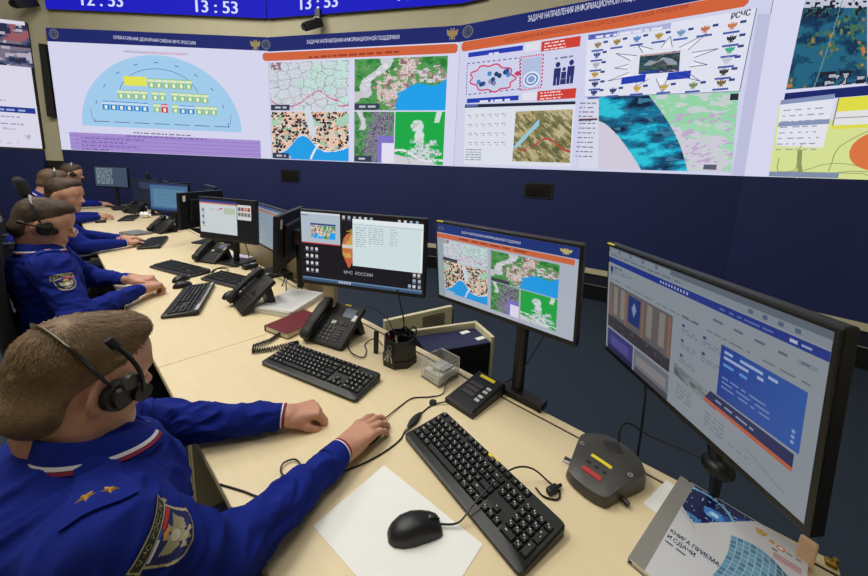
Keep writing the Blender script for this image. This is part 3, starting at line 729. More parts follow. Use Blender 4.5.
# ---- small things on the wall
def wall_cam(s, z, label):
    x, y, zz = wall_pt(s, z, 0.0); n = np.array(wall_pt(s, z, 1.0))-np.array((x, y, zz))
    t = thing('security_camera', label, 'camera', (x, y, zz), math.atan2(n[1], n[0]))
    mb = MB(); mb.box((.035, 0, .08), (.06, .09, .12), m_black, bevel=.008); mb.build('bracket', t)
    mb = MB(); mb.cyl((0.04, 0, .04), (.09, .0, -.02), .02, .02, m_black); mb.build('arm', t, True)
    mb = MB(); mb.box((.13, -.03, -.11), (.30, .13, .12), m_black_soft, (0, .5, -.45), .02); mb.cyl((.235, -.085, -.175), (.275, -.105, -.20), .046, .040, m_gloss); mb.box((.045, .0, .005), (.10, .10, .03), m_lgrey, bevel=.01); mb.build('housing', t, True)
wall_cam((4.530,3.769)[0], (4.530,3.769)[1]-.06, 'small black security camera hanging below the blue clock display')
wall_cam((-0.112,3.858)[0], (-0.112,3.858)[1]+.05, 'small black camera at the top of left wall beside clock display')
def wall_box(q0, q1, label, name='wall_hatch', cat='hatch'):
    s, z = (q0[0]+q1[0])/2, (q0[1]+q1[1])/2; x, y, zz = wall_pt(s, z, 0); n = np.array(wall_pt(s, z, 1.0))-np.array((x, y, zz))
    t = thing(name, label, cat, (x, y, zz), math.atan2(n[1], n[0]))
    w, h = abs(q1[0]-q0[0]), abs(q1[1]-q0[1])
    mb = MB(); mb.box((.006, 0, 0), (.012, w, h), m_black_soft, bevel=.004); mb.box((.010, 0, 0), (.008, w*.86, h*.8), m_gloss); mb.build('plate', t)
wall_box((3.761,1.431), (4.126,1.222), 'small black hatch in navy wall under the four-map screen')
wall_box((7.823,1.419), (8.199,1.215), 'larger black hatch in navy wall under the agency-scheme screen')
s_ = (-0.066,2.707)[0]; x, y, z = wall_pt(s_, 1, 0)
t = thing('column_loudspeaker', 'narrow black column loudspeaker between the two left video wall screens', 'speaker', (0, 0, 0))
mb = MB()
a, b = (-0.087,3.256), (-0.065,2.121)
pa, pb = [np.array(wall_pt(((-0.087,3.226)[0]+(-0.050,3.230)[0])/2, a[1], o)) for o in (-.06, .03)], [np.array(wall_pt(((-0.109,2.150)[0]+(-0.044,2.155)[0])/2, b[1], o)) for o in (-.06, .03)]
dw = np.array(wall_pt(a[0], 1, 0))-np.array(wall_pt(a[0]-.05, 1, 0))
mb.loft([[tuple(pb[0]-dw), tuple(pb[1]-dw), tuple(pb[1]+dw), tuple(pb[0]+dw)], [tuple(pa[0]-dw*.8), tuple(pa[1]-dw*.8), tuple(pa[1]+dw*.8), tuple(pa[0]+dw*.8)]], m_black_soft)
mb.build('enclosure', t)
#%%PART2
# ================================================================== DESK
TZ = 0.74
SEAMS = [-0.252, 1.52, 3.20, 4.85, 6.45, 7.55]
DLAB = ['birch desk module under the nearest man and white sheet', 'birch desk module with the stack of papers and second man',
        'birch desk module in front of the third man', 'birch desk module in front of the fourth man', 'birch desk module at the far end by the navy wall']
for k in range(5):
    y0, y1 = SEAMS[k]+.0012, SEAMS[k+1]-.0012; ym = (y0+y1)/2; L = y1-y0
    t = thing('desk', DLAB[k], 'desk', (0.6, ym, 0), 0, 'control room desk modules')
    mb = MB(); mb.box((-.0075, 0, TZ-.0125), (.775, L, .025), m_desk, bevel=.003); mb.build('tabletop', t)
    mb = MB(); mb.box((.404, 0, TZ-.0125), (.030, L, .025), m_desk, bevel=.003); mb.build('rear_rail', t)
    mb = MB(); mb.box((.3845, 0, TZ-.014), (.009, L-.004, .020), m_black); mb.build('cable_slot', t)
    for s in (-1, 1):
        mb = MB(); mb.box((.02, s*(L/2-.02), .357), (.68, .022, .714), m_panel, bevel=.002); mb.build('side_panel', t)
    mb = MB(); mb.box((.30, 0, .42), (.018, L-.064, .56), m_panel, bevel=.002); mb.build('modesty_panel', t)

# ------------------------------------------------------------------ keyboards
def key_rows():
    u = .019; K = []
    x0 = -.215
    r = lambda n: [1]*n
    rows = [(5.3, None), (4.0, r(13)+[2]), (3.0, [1.5]+r(12)+[1.5]), (2.0, [1.75]+r(11)+[2.25]), (1.0, [2.25]+r(10)+[2.75]), (0.0, [1.25, 1.25, 1.25, 6.25, 1.25, 1.25, 1.25, 1.25])]
    for y, ws in rows:
        if ws is None:
            for k in [0, 2, 3, 4, 5, 6.5, 7.5, 8.5, 9.5, 11, 12, 13, 14]: K.append((k, y, 1, 1))
            for k in (15.25, 16.25, 17.25): K.append((k, y, 1, 1))
        else:
            x = 0
            for w in ws: K.append((x, y, w, 1)); x += w
    for y in (4, 3):
        for k in (15.25, 16.25, 17.25): K.append((k, y, 1, 1))
    K.append((16.25, 1, 1, 1)); K += [(k, 0, 1, 1) for k in (15.25, 16.25, 17.25)]
    for y in (4, 3, 2, 1):
        for k in (18.5, 19.5, 20.5): K.append((k, y, 1, 1))
    K += [(21.5, 4, 1, 1), (21.5, 2, 1, 2), (21.5, 0, 1, 2), (18.5, 0, 2, 1), (20.5, 0, 1, 1)]
    return K
def make_keyboard(name, label, x, y, ang, L=.445, D=.152, strip=False, sticker=None, detail=True, group='keyboards on the desks'):
    t = thing(name, label, 'keyboard', (x, y, TZ), math.radians(ang), group)
    zf, zb = .015, .029; r = .012; h2, d2 = L/2, D/2
    def zt(yy): return zf+(zb-zf)*(yy+d2)/D
    out = []
    for cx, cy, a0 in ((h2-r, d2-r, 0), (-h2+r, d2-r, 90), (-h2+r, -d2+r, 180), (h2-r, -d2+r, 270)):
        for k in range(5):
            a = math.radians(a0+22.5*k); out.append((cx+r*math.cos(a), cy+r*math.sin(a)))
    mb = MB()
    rings = []
    for (inset, fz) in ((.004, 0.0), (0, .18), (0, .82), (.0035, 1.0)):
        rings.append([(px_*(1-inset/h2), py_*(1-inset/d2), .002+(zt(py_)-.002)*fz) for px_, py_ in out])
    mb.loft(rings, m_black); mb.build('case', t, True)
    sc = (L-.018)/(22.5*.019); u = .019*sc; v = min(.0192, (D-.030)/6.3)
    y0 = -d2+.016+(.008 if D > .14 else 0)
    mk = MB(); rr = random.Random(5)
    for (kx, ky, w, hgt) in key_rows():
        xa, xb = -h2+.009+kx*u+.0009, -h2+.009+(kx+w)*u-.0009; ya, yb = y0+ky*v+.0009, y0+(ky+hgt)*v-.0009
        za, zc = zt(ya), zt(yb); hh = .0065; ins = .0022
        lo = [(xa, ya, za-.001), (xb, ya, za-.001), (xb, yb, zc-.001), (xa, yb, zc-.001)]
        hi = [(xa+ins, ya+ins*.7, za+hh), (xb-ins, ya+ins*.7, za+hh), (xb-ins, yb-ins*1.2, zc+hh*.9), (xa+ins, yb-ins*1.2, zc+hh*.9)]
        mk.loft([lo, hi], m_key)
        if detail and not (w > 5):
            for (fx, fy, ww, wh) in ((.26, .70, .0022, .0030), (.62, .42, .0018, .0026)) if w < 1.6 else ((.3, .55, .006, .0022),):
                if rr.random() < .15: continue
                X0 = lerp(xa+ins, xb-ins, fx); Y0 = lerp(ya+ins, yb-ins, fy); zz = lerp(za+hh, zc+hh*.9, (Y0-ya)/(yb-ya))+.0004
                mk.quad([(X0-ww/2, Y0-wh/2, zz), (X0+ww/2, Y0-wh/2, zz), (X0+ww/2, Y0+wh/2, zz+.0002), (X0-ww/2, Y0+wh/2, zz+.0002)], m_legend)
    mk.build('keys', t)
    if strip:
        mb = MB(); mb.box((0, d2-.012, zb+.0006), (L-.02, .017, .002), m_lgrey, (math.atan2(zb-zf, D), 0, 0), .0008)
        for k in range(9): mb.box((-.15+.034*k, d2-.012, zb+.0025), (.02, .008, .002), m_grey, (math.atan2(zb-zf, D), 0, 0))
        o = mb.build('media_strip', t); o['label'] = 'silver strip of media buttons along the back edge'
    if sticker is not None:
        mb = MB(); mb.box((sticker, d2-.007, zb+.0002), (.034, .008, .0012), m_yellow, (math.atan2(zb-zf, D), 0, 0)); o = mb.build('inventory_label', t); o['label'] = 'small yellow label'
    for s in (-1, 1):
        mb = MB(); mb.box((s*(h2-.05), d2-.02, .006), (.03, .012, .012), m_black); mb.build('foot', t)
    return t
make_keyboard('keyboard', 'nearest black keyboard, beside the white sheet with a mouse', .645, .405, -101.6, .425, .150, sticker=.0)
make_keyboard('keyboard', 'black keyboard in front of the big desk phone with coiled cord', .612, 1.087, -74.0, .455, .150, sticker=-.15)
make_keyboard('keyboard', 'black keyboard with silver media strip, turned askew by second man', .463, 2.180, -114.5, .462, .158, strip=True)
make_keyboard('keyboard', 'black keyboard before the clasped hands of the second man', .555, 2.86, -72.5, .455, .150, detail=False)
make_keyboard('keyboard', 'black keyboard half hidden behind handset of dark phone by papers', .735, 2.36, -72.0, .44, .150, detail=False)
make_keyboard('keyboard', 'black keyboard lying askew on desk of the third man', .585, 3.93, -108, .46, .16, detail=False)
make_keyboard('keyboard', 'flat black keyboard on far desk beside the fourth man', .635, 5.75, -106, .45, .15, detail=False)
make_keyboard('keyboard', 'small far black keyboard near the hands of fifth man', .66, 6.95, -90, .44, .15, detail=False)

# ------------------------------------------------------------------ mice
def make_mouse(label, x, y, ang, L=.112, group='computer mice'):
    t = thing('computer_mouse', label, 'mouse', (x, y, TZ), math.radians(ang), group)
    N = 24; rings = []
    prof = [(-.5, .30, .10), (-.47, .52, .34), (-.40, .74, .58), (-.25, .94, .88), (-.05, 1.0, 1.0), (.15, .93, .92), (.32, .88, .70), (.44, .80, .45), (.49, .68, .26), (.5, .5, .14)]
    for z in range(1):
        for (fx, fw, fh) in prof:
            W_, H_ = .031*fw, .037*fh; ring = []
            for k in range(N):
                a = 2*PI*k/N; cx, cz = math.cos(a), math.sin(a)
                yy = W_*math.copysign(abs(cx)**.75, cx); zz = H_*max(0, cz)**.8 if cz > 0 else 0
                if cz <= 0: yy *= .93
                ring.append((fx*L, yy, .002+zz))
            rings.append(ring)
    mb = MB(); mb.loft(rings, m_black); mb.build('shell', t, True)
    mb = MB(); mb.cyl((.30*L, -.0035, .0265), (.30*L, .0035, .0265), .007, .007, m_dark_grey, 14); mb.build('scroll_wheel', t, True)
    mb = MB(); mb.box((.33*L, 0, .0245), (.3*L, .0012, .006), m_gloss, (0, .30, 0)); mb.build('button_gap', t)
    return t
make_mouse('black mouse lying on the white sheet of paper', .452, .420, -33, .115)
mouse_hand = make_mouse('black mouse under the right hand of the nearest man', .560, .708, 12, .11)
make_mouse('black mouse beside clasped hands of second man, nearer the hands', .505, 2.60, 30, .10)
make_mouse('second black mouse just in front of the one by the clasped hands', .485, 2.46, -10, .10)
make_mouse('black mouse beside the lower end of the dark phone handset', .64, 2.10, 15, .10)
make_mouse('black mouse on far desk in front of the fourth man', .36, 5.55, 0, .10)
make_mouse('small black mouse under the hand of the third man', .50, 3.98, 10, .10)

# ------------------------------------------------------------------ desk phones
def make_phone(label, x, y, ang, tilt=33, w=.20, dpt=.19, detail=True, grp='desk phones'):
    """user at local -y; handset on the left"""
    t = thing('desk_phone', label, 'phone', (x, y, TZ), math.radians(ang), grp)
    ti = math.radians(tilt); ct, st = math.cos(ti), math.sin(ti); z0 = .016
    def pl(a, b, h): return (a, b*ct-h*st, z0+b*st+h*ct)       # a across, b up the face, h off the face
    mb = MB()
    rot = (ti, 0, 0)
    mb.box(pl(.0, dpt/2, -.012), (w, dpt, .024), m_black_soft, rot, .006)
    mb.build('body', t, True)
    mb = MB()
    mb.loft([[(-w*.3, dpt*ct*.75, z0+dpt*st*.75-.02), (w*.38, dpt*ct*.75, z0+dpt*st*.75-.02), (w*.38, dpt*ct*.95, z0+dpt*st*.95-.024), (-w*.3, dpt*ct*.95, z0+dpt*st*.95-.024)],
             [(-w*.3, dpt*ct*.95, 0), (w*.45, dpt*ct*.95, 0), (w*.45, dpt*ct*1.12, 0), (-w*.3, dpt*ct*1.12, 0)]], m_black)
    mb.build('stand', t)
    # handset
    hs = MB(); rings = []
    for k in range(15):
        q = k/14; b = lerp(-.005, dpt+.012, q); e = min(q, 1-q)
        hh = .030+.016*math.sin(q*PI) if False else .020+.022*min(1, max(0, (q*(1-q))*4))**.6
        ww = .026 if e > .2 else lerp(.029, .026, e/.2)
        if k in (0, 14): ww *= .72
        bot = .004+(.016 if .24 < q < .76 else 0)
        top = bot+(.026 if .24 < q < .76 else .038 if k not in (0, 14) else .026)
        rings.append([pl(-w/2+.030+ww*math.copysign(abs(math.cos(a))**.6, math.cos(a)), b, (bot+top)/2+(top-bot)/2*math.copysign(abs(math.sin(a))**.6, math.sin(a))) for a in [2*PI*j/14 for j in range(14)]])
    hs.loft(rings, m_black_soft); hs.build('handset', t, True)
    mb = MB(); mb.box(pl(.052, dpt*.79, .0008), (.060, .046, .003), m_grey if detail else m_dark_grey, rot, .001); sc = mb.build('display', t); sc['label'] = 'small grey display'
    if detail:
        lcd2 = mat('phone_display', (112, 126, 150), .3); sc.data.materials.clear(); sc.data.materials.append(lcd2)
    mb = MB()
    for r in range(4):
        for c in range(3): mb.box(pl(-.022+.021*c, .026+.0175*r, .002), (.013, .010, .005), m_dark_grey if detail else m_key, rot, .002, 1)
    mb.build('keypad', t)
    mb = MB()
    for r in range(5): mb.box(pl(.056, .028+.013*r, .0015), (.030, .008, .004), m_key, rot, .001, 1)
    for c in range(4): mb.box(pl(-.01+.026*c, .104, .0015), (.016, .008, .004), m_key, rot, .001, 1)
    mb.cyl(pl(.042, .112, 0), pl(.042, .112, .004), .011, .011, m_key, 16)
    mb.build('function_keys', t)
    if detail:
        mb = MB(); mb.box(pl(.088, dpt*.70, .0012), (.020, .030, .002), m_white, rot); mb.build('paper_label', t)
        mb = MB(); mb.box(pl(-.004, .108, .003), (.008, .018, .002), m_white, rot); mb.box(pl(.008, .108, .003), (.008, .014, .002), m_white, rot); mb.build('key_sticker', t)
        mb = MB(); mb.box(pl(.020, dpt-.006, .0012), (.032, .007, .002), m_yellow, rot); o = mb.build('inventory_label', t); o['label'] = 'small yellow label'
    return t
make_phone('big black desk phone with small lit display beside maroon notebook', .712, 1.258, -71.5, 34, .215, .21)
make_phone('black desk phone beside the grey documents and third man', .725, 2.965, -64, 36, .205, .20)
make_phone('black desk phone standing on desk behind hands of the third man', .68, 4.49, -70, 38, .20, .20, False)
make_phone('shiny black desk phone on the far desk by fourth man', .69, 6.30, -68, 38, .22, .22, False)
make_phone('dark desk phone in shade behind stack of papers, handset leaning', 0.589, 1.891, -96, 42, .21, .22, False)
pts = []
for k in range(420):
    q = k/419; c = [(.640, 1.470), (.575, 1.432), (.505, 1.428), (.488, 1.392), (.545, 1.362), (.62, 1.345), (.655, 1.335)]
    f = q*(len(c)-1); i = min(int(f), len(c)-2); u = f-i; px_, py_ = lerp(c[i][0], c[i+1][0], u), lerp(c[i][1], c[i+1][1], u); a = q*2*PI*44
    pts.append((px_+.007*math.cos(a)*.5, py_+.008*math.cos(a), TZ+.0105+.0075*math.sin(a)))
mb = MB(); mb.tube(pts, .0026, m_black, 5)
tag(mb.build('coiled_cord', None, True), 'black coiled handset cord lying beside the maroon notebook', 'cord')

# ------------------------------------------------------------------ monitors
def make_monitor(label, pos, az, w, tilt, draw, hgt=None, stand='post', post=None, stickers=0, group='computer monitors', gain=1.0, foot=True):
    h = hgt or w*9/16+.012
    x, y, zc = pos; a = math.radians(az)
    t = thing('monitor', label, 'monitor', (x, y, TZ), a, group)
    ti = math.radians(tilt); ct, st = math.cos(ti), math.sin(ti); zc = zc-TZ
    def P(u, v, f):          # u,v in 0..1 on the front, f metres out of the front
        lx, lz = (u-.5)*w, (v-.5)*h
        return (lx, -f*ct+lz*st, zc+lz*ct+f*st)
    mb = MB()
    rot = (-ti, 0, 0)
    mb.box(P(.5, .5, -.014), (w, .028, h), m_black, rot, .004)
    mb.box(P(.5, .5, -.036), (w*.62, .024, h*.62), m_black, rot, .01)
    mb.build('casing', t)
    if draw:
        d = Draw(); d.gain = gain; draw(d)
        bz, bb = .010/w, .018/h; 
        d.emit('display', t, lambda u, v, l, um: P(lerp(bz, 1-bz, u), lerp(bb, 1-.010/h, v), .0004+l), lcd, (), .0003)
    if stickers:
        mb = MB(); mb.box(P(.5-.30, .80, -.0295) if stickers > 1 else P(.91, .84, -.0295), (.03, .002, .05), m_white, rot); 
        mb.build('paper_label', t)
    if stickers == 3 or stickers == 1: pass
    px_, py_ = post if post else (0, .085)
    mb = MB()
    if stand == 'arm':
        mb.cyl((px_, py_, -.05), (.068, .0975, .10), .010, .012, m_black)
        mb.ball((.068, .0975, .10), (.036, .030, .024), m_black); mb.cyl((.066, .096, .10), (.0, .07, zc), .014, .016, m_black); mb.box((0, .055, zc), (.10, .05, .10), m_black, bevel=.01)
        mb.build('stand_arm', t, True)
        mb = MB(); mb.box((px_, py_, -.06), (.05, .05, .06), m_black, bevel=.006); mb.build('clamp', t)
    elif stand == 'column':
        mb.box((-.19, .085, zc/2+.002), (.06, .03, zc-.004), m_panel, bevel=.004); mb.box((-.10, .065, zc), (.26, .04, .06), m_black, bevel=.006)
        o = mb.build('stand_post', t); o['label'] = 'beige stand post'
    else:
        mb.cyl((px_, py_, .006), (px_, py_, zc), .021, .021, m_black); mb.box((px_/2, .055, zc), (.10+abs(px_), .06, .09), m_black, bevel=.01)
        mb.build('stand_post', t, True)
        if foot:
            mb = MB(); mb.box((px_, py_-.01, .008), (.22, .19, .016), m_black, bevel=.006); mb.build('stand_foot', t)
    return t, P
G = lambda *c: C(*c)
def T(d, u0, v0, u1, v1, col, layer=1): d.rect(u0, 1-v1, u1, 1-v0, col, layer)     # top-down rectangle
def desk_maps(d):
    T(d, 0, 0, 1, 1, C(176, 182, 196)); T(d, 0, 0, 1, .115, C(30, 52, 122), 2); d.text('ЗАДАЧИ НАПРАВЛЕНИЯ ИНФОРМАЦИОННОЙ ПОДДЕРЖКИ', (.22, .925), (.66, .925), .03, C(210, 214, 230), 3)
    eagle(d, (.93, .94), .035, C(190, 176, 110), 3); roundel(d, (.04, .94), .025, 3)
    T(d, .0, .125, .98, .185, C(206, 104, 66), 2); d.greek((.2, .84), (.7, .84), .018, C(140, 60, 44), 3)
    T(d, .0, .19, .06, 1, C(150, 166, 172), 2)
    d.grid([(.05, .53), (.43, .53), (.43, .80), (.05, .80)], map_regions(60, 34, 3), 2)
    d.grid([(.05, .08), (.43, .08), (.43, .52), (.05, .52)], map_town(64, 44, 11), 2)
    d.grid([(.455, .42), (.90, .42), (.90, .79), (.455, .79)], map_coast(70, 44, 7), 2)
    d.grid([(.455, .05), (.66, .05), (.66, .41), (.455, .41)], map_city(34, 40, 13), 2)
    d.grid([(.67, .05), (.90, .05), (.90, .41), (.67, .41)], map_plan(40, 40, 17), 2)
    for u, v in ((.05, .52), (.46, .42)): d.rect(u, v, u+.13, v+.045, C(56, 62, 72), 3)
def desk_logo(d):
    T(d, 0, 0, 1, 1, C(20, 18, 26))
    T(d, 0, 0, .335, .43, C(172, 186, 198), 2); T(d, 0, 0, .335, .025, C(206, 212, 222), 3); T(d, .005, .035, .06, .05, C(110, 120, 140), 3)
    T(d, .08, .155, .30, .375, C(170, 180, 196), 3); T(d, .08, .15, .30, .175, C(50, 70, 130), 4)
    d.grid([(.085, .635), (.19, .635), (.19, .82), (.085, .82)], map_town(22, 18, 11), 4); d.grid([(.195, .635), (.295, .635), (.295, .82), (.195, .82)], map_coast(22, 18, 7), 4)
    T(d, 0, .43, .335, .445, C(196, 60, 60), 3)
    # fiery badge with a white band
    X, Y = mgrid(26, 40); n = fbm(X*5, Y*6, 3)
    for j in range(40):
        for i in range(26):
            x, y = X[j, i], Y[j, i]; inside = ((x-.5)/.42)**2+((y-.45)/.42)**2 < 1 or (y > .6 and abs(x-.45) < .38*(1.05-y)/.45 and n[j, i] > .40)
            if inside:
                c = C(198, 160, 84) if n[j, i] > .5 else C(190, 112, 60)
                if .36 < y < .46: c = C(206, 200, 190)
                if y > .72: c = C(190, 96, 66)
                d.rect(.34+.15*i/26, .26+.50*(1-(j+1)/40), .34+.15*(i+1)/26, .26+.50*(1-j/40), c, 2)
    T(d, .42, .19, .44, .27, C(150, 130, 70), 3); T(d, .39, .215, .47, .235, C(150, 130, 70), 3)
    d.text('МЧС  РОССИИ', (.365, .165), (.605, .165), .045, C(176, 176, 182), 3)
    T(d, .44, .045, .995, .705, C(204, 220, 222), 5); T(d, .44, .045, .995, .10, C(222, 230, 234), 6); T(d, .45, .115, .99, .125, C(180, 194, 200), 6)
    for k in range(9): d.greek((.465, .83-.032*k), (.55, .83-.032*k), .010, C(140, 156, 170), 6, k)
    for k in range(8):
        d.greek((.57, .84-.030*k), (.69, .84-.030*k), .009, C(150, 160, 166), 6, k+10); d.greek((.74, .84-.030*k), (.80, .84-.030*k), .009, C(160, 170, 176), 6, k+20)
    T(d, .98, .13, .993, .69, C(226, 232, 234), 6)
    rr = random.Random(4)
    def icon(u, v): T(d, u, v, u+.022, v+.042, C(*rr.choice([(206, 206, 210), (196, 186, 190), (150, 170, 190), (216, 214, 206)])), 3); T(d, u-.004, v+.052, u+.026, v+.060, C(120, 120, 126), 3)
    for r in range(4):
        for c in range(3): icon(.035+.042*c, .50+.105*r)
    for c in range(6): icon(.355+.045*c, .012)
    for c in range(4): icon(.80+.045*c, .012)
    for (u, v) in ((.925, .73), (.96, .73), (.925, .81), (.965, .81), (.89, .89), (.925, .89), (.965, .89)): icon(u, v-.01)
    T(d, 0, .945, 1, 1, C(54, 82, 112), 3); T(d, 0, .945, 1, .965, C(96, 126, 158), 4)
    for k in range(5): T(d, .32+.022*k, .955, .335+.022*k, .99, C(180, 180, 190), 5)
def desk_site(d):
    T(d, 0, 0, 1, 1, C(134, 142, 150)); T(d, 0, 0, 1, .04, C(90, 100, 112), 2); T(d, 0, .04, 1, .085, C(124, 134, 144), 2)
    for k in range(5): T(d, .01+.09*k, .008, .085+.09*k, .04, C(126, 136, 146), 3)
    d.greek((.02, .927), (.5, .927), .012, C(96, 104, 118), 3, 2)
    for k in range(4): T(d, .78+.045*k, .05, .795+.045*k, .075, C(80, 90, 120), 3)
    T(d, 0, .095, 1, .145, C(26, 48, 128), 2)
    for k in range(10): T(d, .39+.016*k, .11, .398+.016*k, .13, C(150, 160, 190), 3)
    T(d, .905, .112, .925, .13, C(170, 178, 200), 3); d.greek((.935, .872), (.975, .872), .012, C(140, 150, 190), 3, 3); d.greek((.68, .872), (.86, .872), .010, C(90, 106, 160), 3, 8)
    d.disc((.032, .80), .014, .028, C(50, 62, 110), 3); d.poly([(.02, .80), (.044, .80), (.032, .73)], C(50, 62, 110), 3)
    d.greek((.055, .815), (.12, .815), .014, C(70, 80, 104), 3, 4); d.greek((.055, .79), (.2, .79), .010, C(104, 112, 124), 3, 5); d.greek((.055, .77), (.18, .77), .010, C(104, 112, 124), 3, 6)
    for u0, u1 in ((.66, .71), (.74, .785), (.81, .855), (.88, .92)): d.greek((u0, .785), (u1, .785), .014, C(84, 92, 112), 3, int(u0*99))
    T(d, .93, .195, .98, .22, C(120, 130, 140), 3); d.greek((.94, .79), (.975, .79), .01, C(84, 92, 112), 4, 3)
    for a, b, s in ((.03, .12, 1), (.15, .35, 2), (.38, .6, 3), (.64, .8, 4), (.84, .97, 5)): d.greek((a, .70), (b, .70), .010, C(100, 106, 118), 3, s)
    # photo: hall with curtains and a blue banner
    T(d, .015, .33, .475, .77, C(92, 88, 90), 2)
    for u in (.06, .12, .32, .40): T(d, u, .35, u+.035, .62, C(126, 120, 114), 3)
    for u in (.03, .16, .285, .455): T(d, u, .35, u+.012, .66, C(140, 92, 72), 3)
    T(d, .185, .36, .275, .60, C(26, 46, 106), 4); d.poly([(.23, .60), (.248, .54), (.23, .47), (.212, .54)], C(120, 134, 168), 5)
    d.poly([(.015, .35), (.475, .33), (.475, .23), (.015, .23)], C(54, 52, 58), 4); rr = random.Random(3)
    for k in range(34): u = rr.uniform(.02, .465); v = rr.uniform(.245, .33); d.disc((u, v), .007, .012, C(*rr.choice([(40, 40, 46), (84, 76, 74), (58, 58, 84)])), 5, 8)
    T(d, .015, .79, .235, 1, C(56, 56, 112), 2); T(d, .05, .84, .20, .93, C(80, 74, 136), 3); T(d, .02, .95, .235, 1, C(38, 38, 70), 3)
    T(d, .245, .79, .475, 1, C(104, 106, 114), 2); T(d, .26, .84, .46, .92, C(128, 126, 128), 3); T(d, .25, .95, .475, 1, C(70, 70, 80), 3)
    d.greek((.52, .70), (.60, .70), .016, C(80, 86, 104), 3, 3)
    for u in (.525, .625):
        for k in range(3 if u < .6 else 2):
            T(d, u, .345+.11*k, u+.014, .365+.11*k, C(56, 66, 110), 3)
            for j in range(2): d.greek((u, .615-.11*k-.02*j), (u+.075, .615-.11*k-.02*j), .008, C(104, 110, 124), 3, k*3+j)
    X, Y = mgrid(34, 14); n = fbm(X*6, Y*4, 8); a = np.zeros((14, 34, 3)); a[:] = C(124, 130, 134); a[n > .5] = C(106, 112, 116); a[(n > .57) & (Y > .4)] = C(86, 94, 96); d.grid([(.50, .255), (.70, .215), (.70, .30), (.50, .34)], a, 2)
    for k in range(4): d.greek((.52, .19-.03*k), (.60, .19-.03*k), .009, C(108, 112, 124), 3, k+30)
    for k in range(4): d.greek((.66, .155-.028*k), (.74, .155-.028*k), .009, C(108, 112, 124), 3, k+40)
    X, Y = mgrid(20, 10); a = np.array(C(28, 58, 140))[None, None]*(1-X[..., None])+np.array(C(40, 84, 160))[None, None]*X[..., None]
    d.grid([(.70, .33), (.965, .33), (.965, .665), (.70, .665)], a, 2)
    d.greek((.715, .62), (.89, .62), .018, C(150, 166, 204), 3, 1); d.greek((.715, .585), (.85, .585), .018, C(150, 166, 204), 3, 2); d.greek((.715, .54), (.80, .54), .018, C(86, 140, 206), 3, 3)
    for k in range(3): d.greek((.715, .46-.03*k), (.88, .46-.03*k), .011, C(104, 126, 178), 3, 4+k)
    for k in range(3): d.disc((.945, .37+.03*k), .005, .010, C(130, 150, 196), 3, 10)
    d.poly([(.655, .255), (.955, .235), (.955, .315), (.675, .325)], C(32, 40, 84), 4); d.poly([(.655, .235), (.955, .215), (.955, .24), (.655, .26)], C(176, 88, 64), 5); d.greek((.70, .285), (.85, .275), .011, C(140, 148, 176), 5, 3)
    for a, b, v in ((.82, .86, .14), (.86, .90, .115), (.90, .945, .09)): d.line([(a, v), (b, v-.02)], .007, C(112, 126, 132), 3)
    d.greek((.76, .075), (.83, .075), .009, C(110, 116, 126), 3, 8)
def desk_window(d):
    T(d, 0, 0, 1, 1, C(10, 11, 16)); T(d, .01, .13, .69, .88, C(196, 204, 206), 2); T(d, .01, .04, .69, .10, C(36, 54, 124), 2); T(d, .01, .10, .69, .135, C(190, 110, 90), 3)
    for k in range(3): d.disc((.07, .70-.17*k), .025, .05, C(120, 130, 150), 3); d.greek((.05, .62-.17*k), (.12, .62-.17*k), .012, C(120, 120, 130), 3, k)
    T(d, .46, .21, .66, .36, C(176, 186, 166), 3); d.greek((.2, .72), (.4, .72), .014, C(150, 150, 160), 3, 4); T(d, .38, .22, .43, .26, C(200, 90, 80), 3)
    T(d, .70, .10, .94, .47, C(206, 206, 204), 2)
    rr = random.Random(1)
    for r in range(2):
        for c in range(4): T(d, .715+.055*c, .16+.13*r, .76+.055*c, .25+.13*r, C(*rr.choice([(150, 70, 70), (90, 90, 110), (190, 120, 90), (110, 110, 100)])), 3)
def desk_pale(d):
    T(d, 0, 0, 1, 1, C(132, 148, 160)); T(d, 0, 0, 1, .06, C(60, 80, 120), 2); T(d, 0, .10, 1, .16, C(160, 110, 96), 2)
    for k in range(7): d.greek((.2, .74-.09*k), (.85, .74-.09*k), .014, C(104, 120, 136), 2, k)
    for k in range(6): T(d, .03, .22+.12*k, .07, .27+.12*k, C(80, 100, 140), 2)
def desk_blue(d):
    T(d, 0, 0, 1, 1, C(66, 104, 140)); T(d, 0, 0, 1, .06, C(40, 60, 110), 2); T(d, .08, .2, .9, .86, C(84, 128, 156), 2)
    for k in range(5): d.greek((.2, .7-.1*k), (.8, .7-.1*k), .02, C(60, 96, 130), 3, k)
    T(d, 0, .92, 1, 1, C(40, 70, 120), 2)
def desk_dark(d): T(d, 0, 0, 1, 1, C(24, 30, 50)); T(d, .3, .1, .7, .4, C(40, 56, 84), 2)
def desk_list(d):
    T(d, 0, 0, 1, 1, C(60, 76, 96))
    for k in range(12): d.greek((.05, .9-.07*k), (.55, .9-.07*k), .03, C(150, 164, 172), 2, k)
